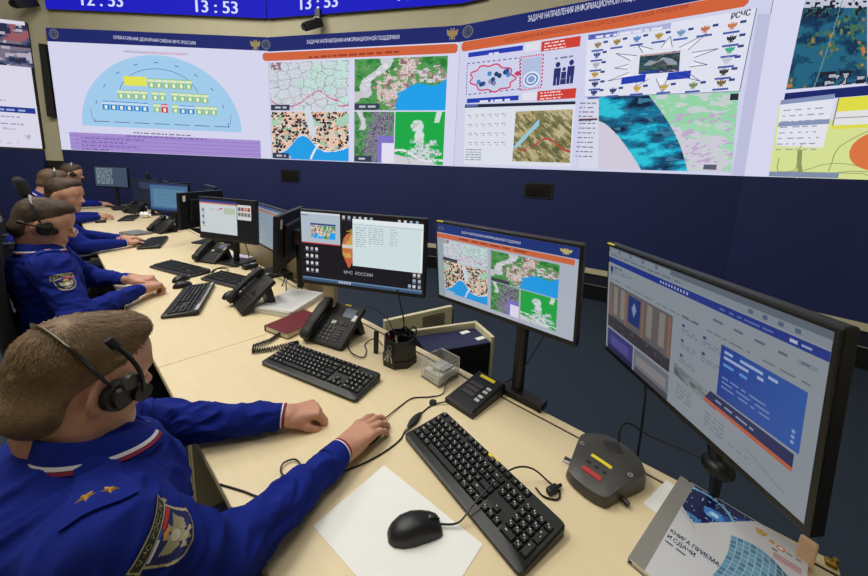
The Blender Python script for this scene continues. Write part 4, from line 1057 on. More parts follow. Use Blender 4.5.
# nearest workstation
m4, P4 = make_monitor('large monitor at right showing a website, tilted above the open book', (.977, .073, 1.119), -134.3, .611, -5.5, desk_site, hgt=.368, stand='arm', post=(.048, .127), gain=.84)
mb = MB(); mb.box(P4(.03, .995, -.003), (.035, .014, .003), m_yellow, (.1, 0, 0)); mb.build('inventory_label', m4)
m3, P3 = make_monitor('monitor showing four maps on a black pole above desk intercom', (.992, .588, 1.158), -89.8, .553, -6.9, desk_maps, post=(.09, .045), foot=False, gain=.88)
mb = MB(); mb.box(P3(.05, .995, -.003), (.03, .014, .003), m_yellow, (.1, 0, 0)); mb.build('inventory_label', m3)
mb = MB(); mb.box((.115, .030, .012), (.15, .05, .024), m_black, bevel=.004); mb.box((.19, .03, .014), (.012, .05, .028), m_gloss); mb.build('stand_base', m3)
m2, P2 = make_monitor('monitor with dark desktop, flaming badge and white window behind phone', (.853, 1.173, 1.148), -61.6, .575, -1.2, desk_logo, stand='column', foot=False)
# second workstation
make_monitor('monitor showing white window and photo tiles behind the second man\'s phone', (.854, 2.822, 1.079), -66.1, .551, 1.2, desk_window, post=(0, .07))
make_monitor('pale grey monitor seen steeply, half hidden by back of a dark monitor', (1.002, 2.422, 1.056), -94.8, .541, .7, desk_pale, post=(.02, .06))
make_monitor('dark back of a monitor turned edge-on beside the flaming badge monitor', (.955, 2.06, 1.070), -131, .54, 2, desk_dark, stickers=1, post=(0, .07), foot=False)
# third to fifth workstations
for (lab, pos, az, w, fn, stk) in (
    ('monitor with plain blue lit page behind phone of the third man', (.86, 4.66, 1.09), -62, .54, desk_blue, 0),
    ('black back of monitor with a white sticker at third man\'s desk', (.938, 3.80, 1.06), -142, .56, desk_dark, 1),
    ('black monitor standing behind the edge-on sticker monitor of third desk', (1.14, 4.28, 1.09), -95, .54, desk_dark, 0),
    ('dark monitor at the fourth man\'s desk, left of the others', (.86, 6.02, 1.07), -66, .54, desk_dark, 0),
    ('dark monitor back with white sticker at fourth man\'s desk', (1.02, 5.30, 1.06), -138, .54, desk_dark, 1),
    ('dark monitor seen steeply at the fourth desk', (1.0, 5.62, 1.07), -95, .54, desk_dark, 0),
    ('far monitor with a lit text list near the navy wall', (.64, 7.20, 1.20), -52, .54, desk_list, 0),
    ('far dark monitor with a thin bright top edge', (1.0, 6.80, 1.13), -100, .56, desk_dark, 0)):
    make_monitor(lab, pos, az, w, 1.0, fn, stickers=stk, post=(0, .07))

# ------------------------------------------------------------------ papers, books
def sheet(name, label, cat, c, ang, w, h, m, z=TZ, thick=.0012, group=None):
    mb = MB(); mb.box((0, 0, thick/2), (w, h, thick), m)
    return tag(mb.build(name, None, False, (c[0], c[1], z), (0, 0, math.radians(ang))), label, cat, group)
# white A4 under the near mouse
mb = MB(); mb.box((0, 0, .0006), (.297, .206, .0012), m_white)
tag(mb.build('paper_sheet', None, False, (.4215, .4425, TZ), (0, 0, math.radians(-86.5))), 'blank white sheet of paper under the near mouse', 'paper')
t = thing('document_stack', 'stack of white documents on desk behind the maroon notebook', 'papers', (.835, 1.775, TZ), math.radians(28))
rr = random.Random(3); mb = MB()
for k in range(9):
    mb.box((rr.uniform(-.006, .006), rr.uniform(-.006, .006), .002+.0036*k), (.297, .205, .0034), m_white, (0, 0, rr.uniform(-.03, .03)))
mb.build('sheets', t)
d = Draw(); d.rect(-.148, -.102, .148, .102, C(226, 226, 224), 1)
for k in range(13): d.greek((-.13, .085-.0135*k), (.12, .085-.0135*k), .004, C(150, 150, 150), 2, k)
d.emit('printed_page', t, lambda u, v, l, um: (u, v, .0345+l), print_paper, (), .0003)
t = thing('notebook', 'maroon hardback notebook with red ribbon under the documents', 'notebook', (.730, 1.510, TZ), math.radians(14))
mb = MB(); mb.box((0, 0, .0015), (.225, .155, .003), m_maroon, bevel=.001); mb.box((0, 0, .0265), (.225, .155, .003), m_maroon, bevel=.001); mb.box((0, .076, .014), (.225, .004, .028), m_maroon, bevel=.001); mb.build('cover', t)
mb = MB(); mb.box((0, -.002, .014), (.217, .146, .022), m_pages); mb.build('pages', t)
mb = MB(); mb.tube(spline([(-.112, -.02, .014), (-.125, -.022, .011), (-.140, -.02, .003), (-.155, -.016, .002)], 5), .0025, m_red, 6); mb.build('ribbon', t)
# handover book
t = thing('handover_book', 'glossy printed book with blue cover picture and grey spine at lower right', 'book', (.848, -.068, TZ), math.radians(-9))
mb = MB(); mb.box((0, -.002, .0065), (.312, .220, .009), m_pages); mb.build('pages', t)
mb = MB(); mb.box((0, 0, .001), (.318, .230, .002), m_grey); mb.box((0, 0, .012), (.318, .230, .002), m_white); mb.box((0, .1135, .0065), (.318, .003, .0125), m_grey); mb.build('cover', t)
d = Draw()
# u: across the cover seen from the reader (0 = spine), v: up (towards the monitors)
BW, BH = .230, .318
d.rect(0, 0, BW, BH, C(196, 197, 200), 1); d.rect(0, 0, .030, BH, C(134, 132, 126), 2)
nx, ny = 66, 40; X, Y = mgrid(nx, ny); n = fbm(X*4, Y*4, 3); a = np.zeros((ny, nx, 3)); a[:] = C(24, 52, 128)
a[n > .5] = C(30, 76, 160); a[n < .4] = C(14, 26, 74); gl = np.hypot(X-.36, Y-.5); a[gl < .13] = C(60, 130, 206); a[gl < .06] = C(176, 216, 244)
arcm = np.abs(np.hypot(X-.18, Y-.5)-.42); a[(arcm < .022) & (Y < .7)] = C(130, 186, 230)
st = vnoise(X*40, Y*34, 8); a[(st > .88)] = C(150, 190, 230); a[(Y > .7) & (n > .5) & (X < .5)] = C(70, 130, 190)
cut = Y > 1.0-.55*np.clip(X-.45, 0, 1)**.8
x0, x1, y0, y1 = .0305, .175, BH-.120, BH-.002
for j in range(ny):
    for i in range(nx):
        if Y[j, i] > min(.80+1.2*X[j, i], 1.0-1.75*(X[j, i]-.22)): continue
        d.rect(lerp(x0, x1, i/nx), lerp(y1, y0, (j+1)/ny), lerp(x0, x1, (i+1)/nx), lerp(y1, y0, j/ny), tuple(a[j, i]), 2)
d.poly([(.032, .214), (.058, .198), (.072, .160), (.060, .186), (.032, .206)], C(176, 180, 188), 3)
# glass tower
for j in range(16):
    for i in range(9):
        u = i/9; v = j/16; cu = .115+.085*u+.010*math.sin(v*2); top = .205+.02*math.sin(u*PI)-.02*u
        q = []
        for (uu, vv) in ((u, v), (u+1/9, v), (u+1/9, v+1/16), (u, v+1/16)):
            q.append((.100+.090*uu+.022*math.sin(vv*2.2), .04+(.190+.03*math.sin(uu*PI*.8)-.03*uu)*vv))
        sh = (70, 118, 150) if (i*3+j*5) % 7 < 3 else (96, 146, 176)
        if i > 6: sh = (54, 92, 124)
        d.poly(q, C(150, 180, 196), 3); cxy = np.mean(q, axis=0); d.poly([tuple(cxy+(np.array(z)-cxy)*.82) for z in q], C(*sh), 4)
d.text('КНИГА ПРИЕМА', (.034, .128), (.118, .128), .0115, C(40, 62, 116), 6, .0004); d.text('И СДАЧИ', (.034, .110), (.082, .110), .0115, C(40, 62, 116), 6, .0004); d.greek((.034, .097), (.074, .097), .004, C(84, 92, 122), 6, 5)
d.disc((.158, .292), .008, .008, C(150, 120, 50), 4); eagle(d, (.158, .292), .010, C(196, 160, 70), 5)
d.disc((.176, .284), .005, .005, C(200, 140, 60), 4); d.disc((.190, .280), .007, .007, C(214, 120, 60), 5); d.disc((.190, .280), .0042, .0042, C(222, 216, 210), 6)
d.greek((.199, .276), (.220, .276), .004, C(110, 110, 120), 4, 3); d.rect(.178, .264, .186, .268, C(60, 60, 100), 4)
for k, c in enumerate(((190, 70, 80), (150, 60, 70), (206, 90, 90))): d.rect(.182, .256-.006*k, .222, .2585-.006*k, C(*c), 4)
d.emit('cover_print', t, lambda u, v, l, um: (v-BH/2, BW/2-u, .0132+l), print_paper, (), .0001)
sheet('paper_sheet', 'thin white sheet sticking out under the glossy book', 'paper', (.935, .046), -14, .12, .030, m_white)
t = thing('framed_notice', 'white notice with thin dark frame at lower right desk corner', 'paper', (.820, -.222, TZ), math.radians(-9))
mb = MB(); mb.box((0, 0, .0012), (.25, .055, .0024), m_white); mb.build('card', t)
mb = MB(); 
for (c, s) in (((0, .019, .0028), (.21, .002, .0008)), ((.104, -.002, .0028), (.002, .042, .0008))): mb.box(c, s, m_trouser)
mb.build('printed_frame', t)
mb = MB(); mb.box((0, 0, .030), (.012, .026, .060), m_peach, bevel=.003)
tag(mb.build('wooden_block', None, False, (.962, -.196, TZ), (0, 0, math.radians(-20))), 'small pale wooden block standing under the corner of website monitor', 'block')
t = thing('corner_latch', 'small brass latch on the back right corner of the desk', 'latch', (1.000, -.238, TZ))
mb = MB(); mb.box((0, 0, .006), (.016, .018, .012), m_brass, bevel=.003); mb.build('plate', t)
mb = MB(); mb.cyl((0, -.004, .012), (0, -.004, .020), .005, .004, m_brass); mb.build('knob', t, True)

# ------------------------------------------------------------------ pen holder and acrylic box
t = thing('desk_organizer', 'black faceted pen holder with scissors and keys on the desk', 'organizer', (.885, .945, TZ), math.radians(10))
hexa = [(.070*math.cos(a)*1.0, .066*math.sin(a)) for a in [PI/8+2*PI*k/8 for k in range(8)]]
mb = MB(); mb.prism([(x*1.06, y*1.06) for x, y in hexa], 0, .028, m_black); mb.loft([[(x, y, .028) for x, y in hexa], [(x*.98, y*.98, .108) for x, y in hexa], [(x*.90, y*.90, .108) for x, y in hexa], [(x*.88, y*.88, .03) for x, y in hexa]], m_black); mb.build('cup', t)
mb = MB(); mb.box((0, 0, .07), (.108, .003, .08), m_black); mb.box((.01, .0, .07), (.003, .10, .08), m_black); mb.build('divider', t)
t2 = thing('scissors', 'scissors with black looped handles standing in the black pen holder', 'scissors', (.905, .918, TZ+.032), math.radians(-40))
for s in (-1, 1):
    mb = MB(); ring = [(s*.016+.015*math.cos(a), .0, .095+.020*math.sin(a)) for a in [2*PI*k/20 for k in range(21)]]; mb.tube(ring, .0032, m_gloss, 8); mb.build('handle', t2, True)
mb = MB(); mb.box((0, 0, .038), (.010, .0022, .074), m_steel); mb.build('blade', t2)
t2 = thing('key_bunch', 'small bunch of metal keys hung on front of the pen holder', 'keys', (.812, .925, TZ+.035), math.radians(10))
mb = MB(); mb.tube([(0, .010*math.cos(a), .052+.010*math.sin(a)) for a in [2*PI*k/18 for k in range(19)]], .0012, m_steel, 6); mb.build('ring', t2, True)
for s in (-.3, .12, .4):
    mb = MB(); mb.box((-.002, s*.02, .034), (.0018, .011, .014), m_steel, (s, 0, 0), .001); mb.box((-.002, s*.034, .012), (.0018, .006, .034), m_steel, (s, 0, 0)); mb.build('key', t2)
for (dx, dy, m, lab) in ((-.022, .018, m_red, 'red pen tilted in the black pen holder'), (-.018, -.020, m_cream, 'cream pencil stub in the black pen holder')):
    t2 = thing('pen', lab, 'pen', (.880+dx, .945+dy, TZ+.032))
    mb = MB(); mb.cyl((0, 0, 0), (-.012, .006, .085), .004, .004, m, 12); mb.build('barrel', t2, True)
    mb = MB(); mb.cyl((-.012, .006, .085), (-.0135, .0065, .093), .0035, .002, m_steel, 12); mb.build('tip', t2, True)
t = thing('headset_charger', 'slim black handset stick leaning on left of the pen holder', 'charger', (.850, 1.052, TZ))
mb = MB(); mb.box((0, 0, .05), (.014, .020, .10), m_black, (.0, .0, .3), .004); mb.build('stick', t)
t = thing('acrylic_box', 'clear acrylic note box between pen holder and intercom', 'box', (.917, .755, TZ), math.radians(-3))
for (c, s) in (((0, -.0465, .040), (.106, .003, .080)), ((0, .0465, .040), (.106, .003, .080)), ((-.0515, 0, .040), (.003, .090, .080)), ((.0515, 0, .040), (.003, .090, .080)), ((0, 0, .0015), (.100, .090, .003))):
    mb = MB(); mb.box(c, s, m_glass); mb.build('pane', t)
t = thing('note_block', 'pile of white note slips inside the clear acrylic box', 'paper', (.917, .755, TZ+.0032), math.radians(-3))
mb = MB(); rr = random.Random(8)
for k in range(8): mb.box((rr.uniform(-.004, .004), rr.uniform(-.003, .003), .0025+.0042*k), (.088, .078, .004), m_white, (0, 0, rr.uniform(-.04, .04)))
mb.build('slips', t)
mb = MB(); mb.box((.005, -.005, .043), (.075, .060, .006), m_lgrey, (0, .18, .2)); mb.build('top_card', t)

# ------------------------------------------------------------------ intercom and conference speaker
t = thing('desk_intercom', 'flat black desk intercom with yellow label below the map monitor', 'intercom', (.912, .588, TZ), math.radians(-92))
mb = MB(); L_, D_ = .116, .185
mb.loft([[(-L_/2, -D_/2, 0), (L_/2, -D_/2, 0), (L_/2, D_/2, 0), (-L_/2, D_/2, 0)], [(-L_/2, -D_/2, .016), (L_/2, -D_/2, .016), (L_/2, D_/2, .036), (-L_/2, D_/2, .036)], [(-L_/2+.006, -D_/2+.006, .022), (L_/2-.006, -D_/2+.006, .022), (L_/2-.006, D_/2-.006, .042), (-L_/2+.006, D_/2-.006, .042)]], m_black)
mb.build('case', t)
sl = math.atan2(.020, D_-.012); zz = lambda y: .0322+.020*y/(D_-.012)
mb = MB()
for k in range(3): mb.box((-.012, -.028+.024*k, zz(-.028+.024*k)+.001), (.052, .018, .002), m_dark_grey, (sl, 0, 0))
mb.build('key_panel', t)
mb = MB()
for k in range(4):
    y = -.040+.020*k+(.006 if k > 1 else 0); mb.box((.034, y, zz(y)+.002), (.018, .012, .004), m_lgrey, (sl, 0, 0), .001)
mb.build('button', t)['label'] = 'grey push buttons'
mb = MB(); mb.box((-.002, .070, zz(.070)+.0008), (.060, .014, .0014), m_yellow, (sl, 0, 0)); mb.build('inventory_label', t)
t = thing('conference_speaker', 'dark grey domed conference speaker with yellow label and red button', 'speaker', (.893, .174, TZ), math.radians(-99))
half = [(0, -.108), (.028, -.105), (.048, -.098), (.056, -.090), (.071, -.035), (.085, .015), (.092, .042), (.089, .062), (.068, .088), (.036, .102), (0, .106)]
half = [(x*.93, y*.94) for x, y in half]
out = half+[(-x, y) for x, y in half[-2:0:-1]]
def cz(x, y):
    e = max(0.0, 1-((x/.1)**2+((y+.0)/.118)**2))
    return .022+.028*e**.42+.012*(y/.11)
rings = [[(x*.95, y*.95, 0) for x, y in out], [(x, y, .006) for x, y in out], [(x, y, .018+.006*(y/.11)) for x, y in out]]
for f in (.96, .88, .76, .6, .42, .22, .08): rings.append([(x*f, y*f, cz(x*f, y*f)) for x, y in out])
mb = MB(); mb.loft(rings, m_dark_grey); mb.build('shell', t, True)
mb = MB()
for i in range(-4, 5):
    for j in range(-4, 5):
        if i*i+j*j <= 17:
            x, y = .0058*i, .055+.0052*j; mb.cyl((x, y, cz(x, y)-.002), (x, y, cz(x, y)+.0008), .0017, .0017, m_black, 6)
mb.build('grille', t)
def pad(name, x0, x1, y0, y1, m, lift=.0012, lab=None, n=6):
    mb = MB(); R = []
    for i in range(n+1):
        x = lerp(x0, x1, i/n); R.append([(x, y0, cz(x, y0)-.003), (x, y1, cz(x, y1)-.003), (x, y1, cz(x, y1)+lift), (x, y0, cz(x, y0)+lift)])
    mb.loft(R, m); o = mb.build(name, t)
    if lab: o['label'] = lab
pad('inventory_label', -.026, .026, -.017, -.008, m_yellow, .001, 'yellow label')
pad('talk_button', -.024, .022, -.066, -.054, m_red, .002, 'long red button')
for x in (-.020, 0, .019): pad('button', x-.0045, x+.0045, -.040, -.034, m_black, .0015, None, 2)
for sx in (-1, 1):
    mb = MB(); mb.tube([(sx*.062+.005*math.cos(a), .008+.005*math.sin(a), cz(sx*.062, .008)+.0005) for a in [2*PI*k/14 for k in range(15)]], .0009, m_lgrey, 5); mb.build('indicator', t)
for s in (-1, 1):
    mb = MB(); mb.cyl((s*.060, -.035, .010), (s*.082, -.04, .010), .006, .006, m_black); mb.build('plug', t, True)
pad('maker_mark', -.074, -.054, -.070, -.066, m_lgrey, .0006, None, 2)

# ------------------------------------------------------------------ equipment behind the desk
a_, b_ = (1.370,0.858,0.700), (1.416,0.998,0.700)
ax = math.degrees(math.atan2(.128, -.26))
t = thing('computer_tower', 'black and beige computer case with navy lid behind the desk', 'computer', (1.245, .955, 0), math.radians(154))
mb = MB(); mb.box((0, 0, .345), (.33, .16, .69), m_black); mb.build('case', t)
mb = MB(); mb.box((0, .0, .694), (.33, .16, .012), m_navy_lid, bevel=.002); mb.build('lid', t)
mb = MB(); mb.box((-.174, -.01, .365), (.018, .19, .73), m_cream, bevel=.004); mb.box((0, -.093, .365), (.36, .018, .73), m_cream, bevel=.004); mb.build('beige_shell', t)
for (x, y) in ((-.09, -.05), (-.135, .03)):
    mb = MB(); mb.box((x, y, .7008), (.05, .026, .0012), m_white, (0, 0, .2)); mb.build('paper_label', t)
g0, g1 = (1.250,1.469,0.620), (1.734,1.346,0.620)
gx, gy = (g0[0]+g1[0])/2, (g0[1]+g1[1])/2; gl = math.hypot(g1[0]-g0[0], g1[1]-g0[1]); ga = math.atan2(g1[1]-g0[1], g1[0]-g0[0])
t = thing('vented_panel', 'beige vented upright panel standing behind the navy-lidded computer case', 'panel', (gx, gy, 0), ga)
mb = MB(); mb.box((0, .014, .31), (gl, .028, .62), m_cream, bevel=.004); mb.build('case', t)
mb = MB()
for k in range(8): mb.box((gl*.20, -.001, .585-.012*k), (gl*.34, .004, .005), m_trouser)
mb.build('vent', t)
mb = MB(); mb.box((gl/2+.006, .05, .30), (.012, .09, .58), m_black); mb.build('side_panel', t)
t = thing('desk_divider', 'beige divider panel along the back of the desk behind monitors', 'divider', (1.105, 2.55, 0))
mb = MB(); mb.box((0, 0, .45), (.03, 1.48, .90), m_panel, bevel=.003); mb.build('panel', t)
sheet('paper_sheet', 'pale lilac sheet on desk behind the second man\'s phone', 'paper', (.93, 3.05), 20, .21, .297, mat('lilac_paper', (206, 200, 222), .7))
sheet('folder', 'flat grey folder on the desk beside the third man\'s phone', 'folder', (.545, 4.55), -70, .24, .17, m_grey, thick=.022)
rr = random.Random(12)
def crumple(label, x, y, r_):
    mb = MB(); mb.ball((0, 0, r_*.6), (r_, r_*1.2, r_*.62), m_white, seg=14)
    for v in mb.bm.verts: v.co *= 1+rr.uniform(-.22, .22) if v.co.z > .004 else 1
    tag(mb.build('crumpled_paper', None, False, (x, y, TZ)), label, 'paper')
crumple('white crumpled paper on far desk beside the shiny phone', .80, 5.78, .06)
crumple('white crumpled paper between far phone and dark monitor', .93, 5.40, .045)

# ------------------------------------------------------------------ cables
def cable(label, pts, r=.0022, name='cable', n=8, grp=None):
    mb = MB(); mb.tube(spline(pts, n), r, m_black, 6); return tag(mb.build(name, None, True), label, 'cable', grp)
zc = TZ+.003
cable('black mouse cable running from near mouse over the keyboard to a plug', [(.493, .393, TZ+.008), (.525, .36, TZ+.012), (.565, .352, TZ+.030), (.62, .345, TZ+.042), (.70, .33, TZ+.045), (.745, .300, TZ+.036), (.772, .262, zc), (.768, .235, zc), (.742, .228, zc), (.725, .255, zc), (.733, .28, zc)])
t = thing('cable_plug', 'small black plug adapter left of the conference speaker', 'plug', (.752, .246, TZ), math.radians(-20))
mb = MB(); mb.box((0, 0, .009), (.032, .016, .016), m_black, bevel=.004); mb.build('body', t)
mb = MB(); mb.cyl((.014, 0, .009), (.030, .0, .009), .005, .004, m_black); mb.build('strain_relief', t, True)
HCAB = [(0.229,0.753), (0.205,0.817)]
cable('black headset cable crossing the desk in a small ring loop to intercom', [(.205, .83, zc), (.235, .775, zc), (.262, .725, zc), (.30, .722, zc), (.335, .725, zc), (.362, .742, zc+.002), (.360, .772, zc+.003), (.332, .778, zc+.004), (.318, .752, zc+.004), (.335, .722, zc+.002), (.40, .668, zc), (.47, .640, zc), (.54, .628, zc), (.60, .630, zc), (.634, .644, zc), (.68, .655, zc+.003), (.73, .664, zc), (.775, .665, zc), (.815, .640, zc+.006), (.832, .628, TZ+.012)])
t = thing('inline_control', 'black inline volume control on the headset cable near the keyboard', 'remote', (.682, .654, TZ), math.radians(14))
mb = MB(); rings = []
for k in range(9):
    q = k/8; w = .0035+.0085*math.sin(q*PI)**.8; rings.append([((q-.5)*.075, w*math.cos(a), .007+.0065*math.sin(a)*(.5+.5*math.sin(q*PI))) for a in [2*PI*j/12 for j in range(12)]])
mb.loft(rings, m_black_soft); mb.build('pod', t, True)
mb = MB(); mb.cyl((-.055, 0, .006), (-.038, 0, .006), .0035, .0035, m_steel); mb.build('connector', t, True)
t = thing('cable_clip', 'round black cable clip beside headset cable', 'clip', (.787, .672, TZ))
mb = MB(); mb.cyl((0, 0, 0), (0, 0, .007), .013, .012, m_black, 24); mb.build('disc', t, True)
cable('black cable from hand-held mouse curving back to the intercom', [(.616, .720, TZ+.008), (.70, .735, zc), (.755, .735, zc), (.80, .70, zc), (.845, .68, zc), (.90, .70, zc+.02), (.975, .70, zc+.01)], .002)
cable('black cable looping up from the conference speaker to the website monitor', [(.975, .155, TZ+.03), (.995, .165, TZ+.075), (1.01, .15, TZ+.10), (1.02, .10, TZ+.085), (1.02, .02, TZ+.09), (1.0, -.035, TZ+.10)], .003)
cable('black cable hanging behind desk beside conference speaker', [(1.05, .130, TZ+.20), (1.05, .126, TZ+.168), (1.052, .123, TZ+.07), (1.052, .122, TZ-.01), (1.05, .12, TZ-.3)], .003)
cable('black cable hanging below the flaming badge monitor to pen holder', [(.93, 1.02, TZ+.27), (.935, 1.0, TZ+.2), (.94, .985, TZ+.14), (.945, .985, TZ+.05), (.945, 1.0, zc)], .003)
cable('black cable sagging from map monitor to the desk intercom', [(1.03, .40, TZ+.30), (1.03, .44, TZ+.20), (1.025, .49, TZ+.09), (1.01, .53, TZ+.042)], .0025)
cable('black cable looped on desk between phone and pen holder', [(.845, 1.235, zc), (.80, 1.18, zc), (.765, 1.10, zc+.01), (.785, 1.055, zc+.003), (.83, 1.09, zc), (.86, 1.14, zc), (.90, 1.12, zc+.02), (.885, 1.05, zc+.02)], .0026)
cable('black cable arching from the phone back behind pen holder', [(.92, 1.35, TZ+.06), (.98, 1.27, TZ+.10), (1.0, 1.17, TZ+.075), (.975, 1.09, TZ+.05), (.95, 1.03, TZ+.02)], .0028)
cable('short black cable passing through the desk slot beside the book', [(.965, .012, zc), (.985, .006, zc+.002), (1.005, .004, zc+.002), (1.028, .0, zc), (1.032, 0, TZ-.1)], .004)
for k, (lab, pts) in enumerate((('thin cable coiled on the desk below the window monitor', [(.70, 2.66, zc), (.75, 2.74, zc), (.80, 2.70, zc), (.78, 2.62, zc), (.72, 2.6, zc), (.70, 2.68, zc+.004), (.78, 2.76, zc), (.88, 2.7, zc)]),
                     ('thick tangled cable on desk behind the dark phone', [(.86, 2.15, zc), (.92, 2.25, zc+.03), (.88, 2.36, zc+.02), (.95, 2.3, zc+.05), (.98, 2.18, zc+.03), (.93, 2.1, zc)]),
                     ('tangled cable below the edge-on monitor', [(.90, 1.98, zc), (.95, 2.06, zc+.05), (1.0, 1.98, zc+.02), (.96, 1.92, zc), (1.01, 1.94, zc+.08), (1.03, 2.02, zc+.02)]),
                     ('dark cable hanging from the window monitor', [(.93, 2.72, TZ+.2), (.95, 2.70, TZ+.1), (.93, 2.62, TZ+.03), (.90, 2.5, zc)]),
                     ('dark cable loop beside phone of the third man', [(.80, 3.42, zc), (.87, 3.5, zc), (.92, 3.4, zc), (.86, 3.3, zc), (.8, 3.38, zc+.003)]))):
    cable(lab, pts, .0035)
for (lab, x, y, a) in (('small dark power adapter among cables behind dark phone', .90, 2.30, .3), ('dark cordless base lying among the tangled cables', .86, 2.20, -.5), ('dark box beneath the window monitor', .93, 2.62, .1)):
    t = thing('adapter', lab, 'adapter', (x, y, TZ), a, None)
    mb = MB(); mb.box((0, 0, .017), (.10, .06, .034), m_black, bevel=.008); mb.build('body', t)
    mb = MB(); mb.box((.02, 0, .0345), (.03, .02, .001), m_lgrey); mb.build('paper_label', t)
#%%PART3
# ================================================================== PEOPLE
def V3(*a): return np.array(a, float)
def nrm(v): v = np.asarray(v, float); return v/np.linalg.norm(v)
def hash3(i, j, k, seed):
    h = (i.astype(np.int64)*374761393+j.astype(np.int64)*668265263+k.astype(np.int64)*2147483647+seed*974634777) & 0x7fffffff
    h = ((h ^ (h >> 13))*1274126177) & 0x7fffffff
    return ((h ^ (h >> 16)) & 0xffff)/65535.0
def noise3(P, seed=0):
    I = np.floor(P); F = P-I; F = F*F*(3-2*F); i, j, k = I.T; r = 0
    for a in (0, 1):
        for b in (0, 1):
            for c in (0, 1):
                w = (F[:, 0] if a else 1-F[:, 0])*(F[:, 1] if b else 1-F[:, 1])*(F[:, 2] if c else 1-F[:, 2])
                r = r+w*hash3(i+a, j+b, k+c, seed)
    return r
# signed-distance modelling: ('c', a, b, ra, rb, k), ('e', centre, radii, R, k), ('-e', ...) carve, ('p', point, normal, k) keep side
def cap(a, b, ra, rb, k=.02): return ('c', np.array(a, float), np.array(b, float), ra, rb, k)
def ell(c, r, R=None, k=.02): return ('e', np.array(c, float), np.array(r, float), R, k)
def carve(c, r, k=.006, R=None): return ('-e', np.array(c, float), np.array(r, float), R, k)
def keep(p, n, k=.006): return ('p', np.array(p, float), nrm(n), None, k)
def prim_d(q, P):
    if q[0] == 'c':
        a, b, ra, rb = q[1:5]; ab = b-a; t = np.clip(((P-a)@ab)/max(ab@ab, 1e-12), 0, 1)
        return np.linalg.norm(P-(a+t[..., None]*ab), axis=-1)-(ra+(rb-ra)*t)
    if q[0] in ('e', '-e'):
        D = P-q[1]
        if q[3] is not None: D = D@q[3]
        r = q[2]; k0 = np.linalg.norm(D/r, axis=-1); k1 = np.linalg.norm(D/(r*r), axis=-1)
        return k0*(k0-1)/np.maximum(k1, 1e-9)
    return -((P-q[1])@q[2])
def smin(a, b, k):
    if k <= 0: return np.minimum(a, b)
    h = np.clip(.5+.5*(b-a)/k, 0, 1); return b+(a-b)*h-k*h*(1-h)
def sdf(prims, P):
    f = np.full(P.shape[:-1], 1.0)
    for q in prims:
        d = prim_d(q, P)
        if q[0] in ('-e',): f = -smin(-f, d, q[-1])
        elif q[0] == 'p': f = -smin(-f, -d, q[-1])
        else: f = smin(f, d, q[-1])
    return f
def bounds(q):
    if q[0] == 'c': r = max(q[3], q[4]); return np.minimum(q[1], q[2])-r, np.maximum(q[1], q[2])+r
    r = q[2].max() if q[3] is not None else q[2]; return q[1]-r, q[1]+r
